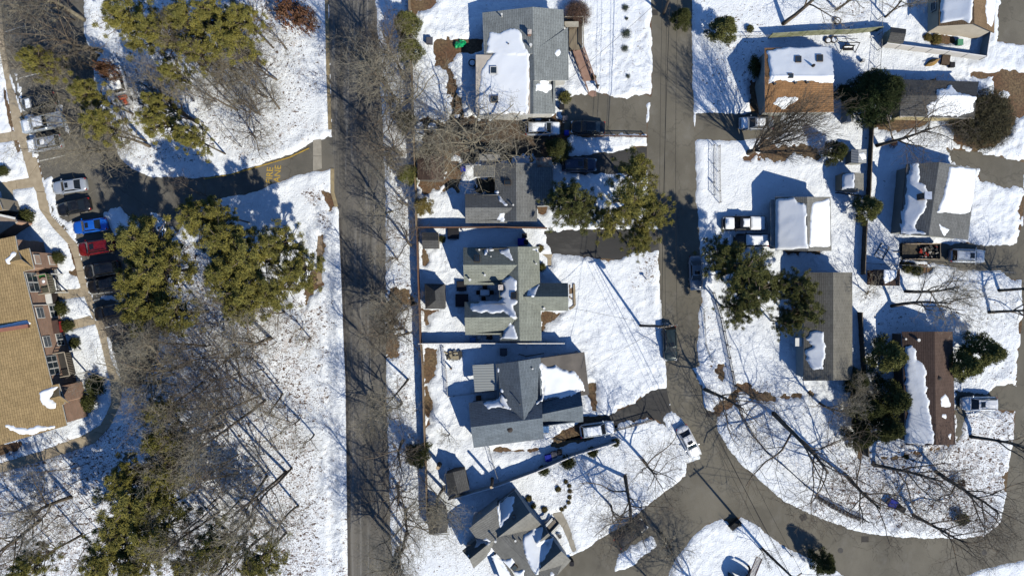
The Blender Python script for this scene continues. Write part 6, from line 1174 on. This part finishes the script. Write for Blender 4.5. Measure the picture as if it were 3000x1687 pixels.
# bare trees: (variant, base x, base y, scale, turn, label)
BT = [('oak3',705,229,.62,.3,'dark trunk with a crooked limb reaching right, upper woodland'),('oak2',778,192,.5,2,'bare tree at the right of the upper woodland'),('oak3',755,332,.52,4,'lone bare tree low on the snowy slope right of centre'),('oak2',786,85,.5,1.3,'bare tree beneath the rusty leaved oaks'),('oak2',749,405,.5,5.1,'bare tree just above the fire lane kerb'),('slim1',710,432,.55,.9,'small bare tree nearest the fire lane kerb'),('oak3',583,362,.8,2.2,'stout leaning bare tree in the middle of the upper woodland'),('slim2',640,300,.9,3.3,'bare tree between two long trunk shadows, upper woodland'),('slim1',520,260,.6,4.1,'bare tree left of the stout leaning one'),('slim1',600,200,.9,.4,'bare tree under the right end of the pine row'),
 ('oak1',318,385,.8,1.2,'pale bare tree whose crown covers the upper parking bays'),('oak2',300,150,1.0,3.4,'dark bare tree over the top of the upper lot'),('oak3',318,225,.6,5.2,'bare tree beside the white pickup reaching over the lot'),('oak1',340,440,.68,2.6,'pale bare tree at the bend above the silver sedan'),('oak1',250,60,1.0,.7,'pale bare tree nearest the top left corner'),('slim2',290,430,.9,4.4,'bare tree between the lot and the shaded bend'),('oak3',440,430,.7,1.1,'thin bare tree on shaded snow above the fire lane'),
 ('slim1',650,590,.7,2.1,'bare tree casting shadow on bright snow below the fire lane'),('oak3',833,913,.5,4.0,'small bare tree right of the central pines, lower'),('oak3',794,989,.9,3.0,'bare tree south of the central pines, near the road verge'),('oak2',700,1030,.9,5.0,'dark bare tree below the central pines'),('slim1',620,1010,.95,.5,'bare tree left of centre below the central pines'),('oak3',560,1060,1.0,2.8,'wide bare tree east of the dark green car'),('slim2',520,1130,1.0,1.9,'bare tree between the lot end and open woodland'),('oak1',470,1120,.95,4.9,'pale bare tree over the end of the parking lot'),
 ('forest1',767,1155,1.0,3.9,'bare tree in the middle of the right woodland edge'),('oak3',654,1248,1.0,.2,'wide bare tree in the middle of the lower woodland'),('forest3',783,1392,1.0,1.6,'bare tree with a snow dusted stump foot'),('forest1',856,1369,1.0,5.6,'long trunked bare tree, easternmost but one in the lower woodland'),('forest2',876,1480,1.02,2.4,'long trunked bare tree with orange brown foot near the verge'),('forest3',748,1520,1.05,.8,'thick trunked bare tree with a long straight shadow'),('forest1',804,1542,1.0,3.1,'thick trunked bare tree just above the bottom pines'),('slim1',640,1475,1.0,4.6,'bare tree left of the two thick trunks'),('slim2',590,1340,1.0,2.0,'bare tree halfway between the pines and the wide tree'),('slim1',690,1130,.9,1.2,'bare tree south east of the lot with tangled crown'),('slim1',700,1330,1.0,.1,'bare tree amid many thin shadows, lower woodland'),('slim2',560,1220,1.0,5.4,'bare tree near the shaded walkway side of the lower woodland'),('oak3',210,1455,.9,.9,'leaning dark bare tree below the curved walkway'),('oak2',120,1520,.9,3.8,'brown crowned bare tree at the left edge, low'),
 ('oak3',1138,262,1.0,.4,'bare tree on the verge overhanging the upper road'),('oak1',1155,345,.95,4.2,'pale bare tree on the verge below the overhanging one'),('oak3',1158,934,.62,2.9,'clustered bare saplings on the leafy verge beside the road'),('oak1',1148,1198,.6,1.0,'pale bare tree leaning over the road, lower half'),('oak2',1165,1420,.8,5.0,'bare tree on the verge near the sawn-off trunks'),('oak1',1190,1490,.85,3.5,'pale bare tree on the verge, second from the bottom edge'),('oak3',1185,1600,.85,.6,'bare tree on the verge at the bottom edge'),('oak1',1150,620,.5,2.2,'thin pale bare tree beside the road at mid height'),('oak3',1165,760,.5,4.8,'thin bare tree on the verge opposite the gazebo'),('oak3',1160,500,.55,1.7,'thin bare tree on the verge above the pale spruce'),
 ('oakbig',1388,440,1.0,.5,'big spreading pale bare tree between the two upper bungalows'),('oak1',1262,400,.75,2.5,'pale bare tree by the brown roofed shed'),('oak3',1300,1430,.8,1.4,'dark bare tree behind the sawn-off trunk over the road fence'),('small1',1318,1270,.9,.3,'small bare sapling in the blue grey house back garden'),
 ('vase',2192,448,1.0,.5,'broad vase shaped bare tree with fanned limbs over the upper right yard'),('oak3',2292,72,.95,4.5,'twin trunked bare tree at the top edge right of the road'),('oak2',2566,428,.9,2.3,'big dark bare tree leaning over the right yard from the fence'),('small1',2592,52,1.7,1.0,'small bare tree above the olive grey shed'),('oak3',2450,30,.6,3.0,'bare tree over the cluttered yard at the top'),
 ('oak3',2648,853,.75,4.0,'bare tree just right of the rust red shed'),('oak3',2609,897,.8,.8,'bare tree with long dark trunk below the rust red shed'),('oak2',2892,915,.75,5.9,'thick leaning trunk at the right edge'),('oak3',2922,851,.7,5.5,'thin trunked bare tree above the thick leaning trunk'),('small1',2542,862,1.1,2.0,'small bare tree beside the dark fence'),
 ('oak2',2266,1210,1.15,3.7,'massive dark bare tree inside the iron fence'),('oak2',1884,1347,.75,.9,'dark bare tree on the lawn left of the white sedan'),('oak2',1831,1392,.9,2.7,'crooked dark bare tree above the lower side street'),('oak3',1935,1560,.65,4.4,'pale tangle of bare branches over the lower side street'),('oak2',2482,1395,.95,1.8,'dark bare tree at the right end of the iron fence'),('oak2',2555,1360,.9,5.1,'dark bare tree below the brown roofed house'),('oak2',2738,1378,.95,3.2,'forked bare tree with rust leaves at its foot'),('oak2',2672,1507,.8,.2,'dark bare tree bending down over the road bend'),('oak3',2840,1278,.8,5.8,'bare tree beside the white van'),('oak3',2400,1180,.6,2.2,'slender bare tree near the taupe roofed house'),('oak3',2478,1120,.45,4.0,'bare tree overhanging the taupe roof end'),
 ('small1',1905,1700,1.3,3.3,'small bare tree on the bottom strip of the side street'),('small1',2225,1605,.9,1.2,'twiggy bare sapling by the bottom utility pole'),('oak3',1790,1480,.55,1.3,'bare tree on the speckled lawn of the bottom house'),('shrubby',1745,1000,.01,0,''),('oak3',2090,1760,.9,2.1,'bare tree just below the bottom edge'),('oak2',2064,1140,.85,5.0,'bare tree at the right kerb above the iron fence bend')]
LEAN = {(2064,1140):(.15,-.1),(2566,428):(.5,.08),(2266,1210):(.38,-.38),(2482,1395):(.15,-.25),(2672,1507):(.35,-.4),(2738,1378):(.5,-.2),(2555,1360):(.5,0),(2892,915):(.4,-.05),(2922,851):(.35,.02),(2840,1278):(.5,-.05),(2609,897):(.4,.1),(2648,853):(.35,.05),(1831,1392):(.12,-.35),(1884,1347):(.1,-.2),(2192,448):(.18,.12),(2292,72):(.3,.25),(583,362):(-.1,.2),(2542,862):(-.4,.2)}
for k, x, y, s_, rz_, lb in BT:
    if lb: bare(k, x, y, s_, rz_, lb, lean=LEAN.get((x, y), (0, 0)))

# the many slender trees of the woodland that nothing tells apart
def scatter(poly, n, label, group, keys, smin, smax, seed):
    r_ = random.Random(seed); xs = [p[0] for p in poly]; ys = [p[1] for p in poly]; done = []; tries = 0
    while len(done) < n and tries < 4000:
        tries += 1; x, y = r_.uniform(min(xs), max(xs)), r_.uniform(min(ys), max(ys))
        if inside(poly, x, y) and all((x-a)**2+(y-b_)**2 > 26**2 for a, b_ in done):
            done.append((x, y)); bare(r_.choice(keys), x, y, r_.uniform(smin, smax), r_.random()*6.28, label, group=group, zs=r_.uniform(.8, 1.15), lean=(r_.gauss(0, .07), r_.gauss(0, .07)))
scatter([(530,200),(720,170),(800,200),(760,420),(600,440),(520,360)], 22, 'slender leafless tree among the upper left woodland trunks', 'slender trees of the upper woodland', ['slim1','slim2','tall2'], .5, .85, 4)
scatter([(500,930),(780,900),(860,1100),(860,1560),(640,1640),(560,1450),(480,1200)], 62, 'slender leafless tree among the lower left woodland trunks', 'slender trees of the lower woodland', ['slim1','slim2','slim1','slim2','tall2'], .6, 1.0, 5)
scatter([(150,1400),(330,1280),(300,1640),(20,1660),(20,1480)], 14, 'slender leafless tree on shaded snow in the bottom left corner', 'slender trees of the bottom left corner', ['slim1','slim2'], .55, .85, 6)
scatter([(170,20),(300,10),(320,230),(250,330),(190,200)], 3, 'leafless tree crowding over the upper end of the left parking lot', 'trees crowding the upper lot', ['oak1','oak3','forest2'], .7, .9, 7)
scatter([(1138,160),(1180,160),(1185,480),(1142,480)], 3, 'leafless tree on the verge between road and fence, upper half', 'verge trees of the upper half', ['oak3','oak2'], .7, .9, 8)
scatter([(1145,900),(1200,900),(1215,1650),(1162,1650)], 5, 'leafless tree on the verge between road and fence, lower half', 'verge trees of the lower half', ['oak3','oak2'], .6, .85, 9)

scatter([(640,260),(850,110),(900,200),(890,330),(800,430),(700,460)], 9, 'crooked dark leafless tree on the speckled snow in the right half of the upper woodland', 'crooked trees of the upper woodland', ['oak3','oak2'], .38, .55, 12)
scatter([(860,980),(930,980),(930,1340),(870,1340)], 3, 'crooked dark leafless tree on open snow between the lower woodland and the road', 'crooked trees by the lower verge', ['oak3'], .3, .42, 13)

for i, (x, y, s_, lb) in enumerate([(1186,235,.85,'tall bare tree on the verge whose shadow crosses the upper road beside the top evergreens'),(1172,300,.9,'tall bare tree on the verge level with the upper bungalow extension'),(1178,455,.9,'tall bare tree on the verge level with the brown roofed shed'),(1192,600,.8,'tall bare tree on the verge beside the pale spruce'),(1205,720,.75,'tall bare tree on the verge just above the gazebo'),(1168,905,.7,'tall bare tree rising from the leafy bare patch of the verge'),(1180,960,.75,'tall bare tree just below the leafy bare patch of the verge'),(1196,1110,.8,'tall bare tree on the verge behind the blue grey house garden'),(1180,1290,.85,'tall bare tree on the verge above the dark fence evergreen'),(1190,1560,.95,'tall bare tree on the verge level with the bottom house')]): bare(['tall1','tall2'][i % 2], x, y, s_, i*1.3, lb, group='tall trees along the verge')
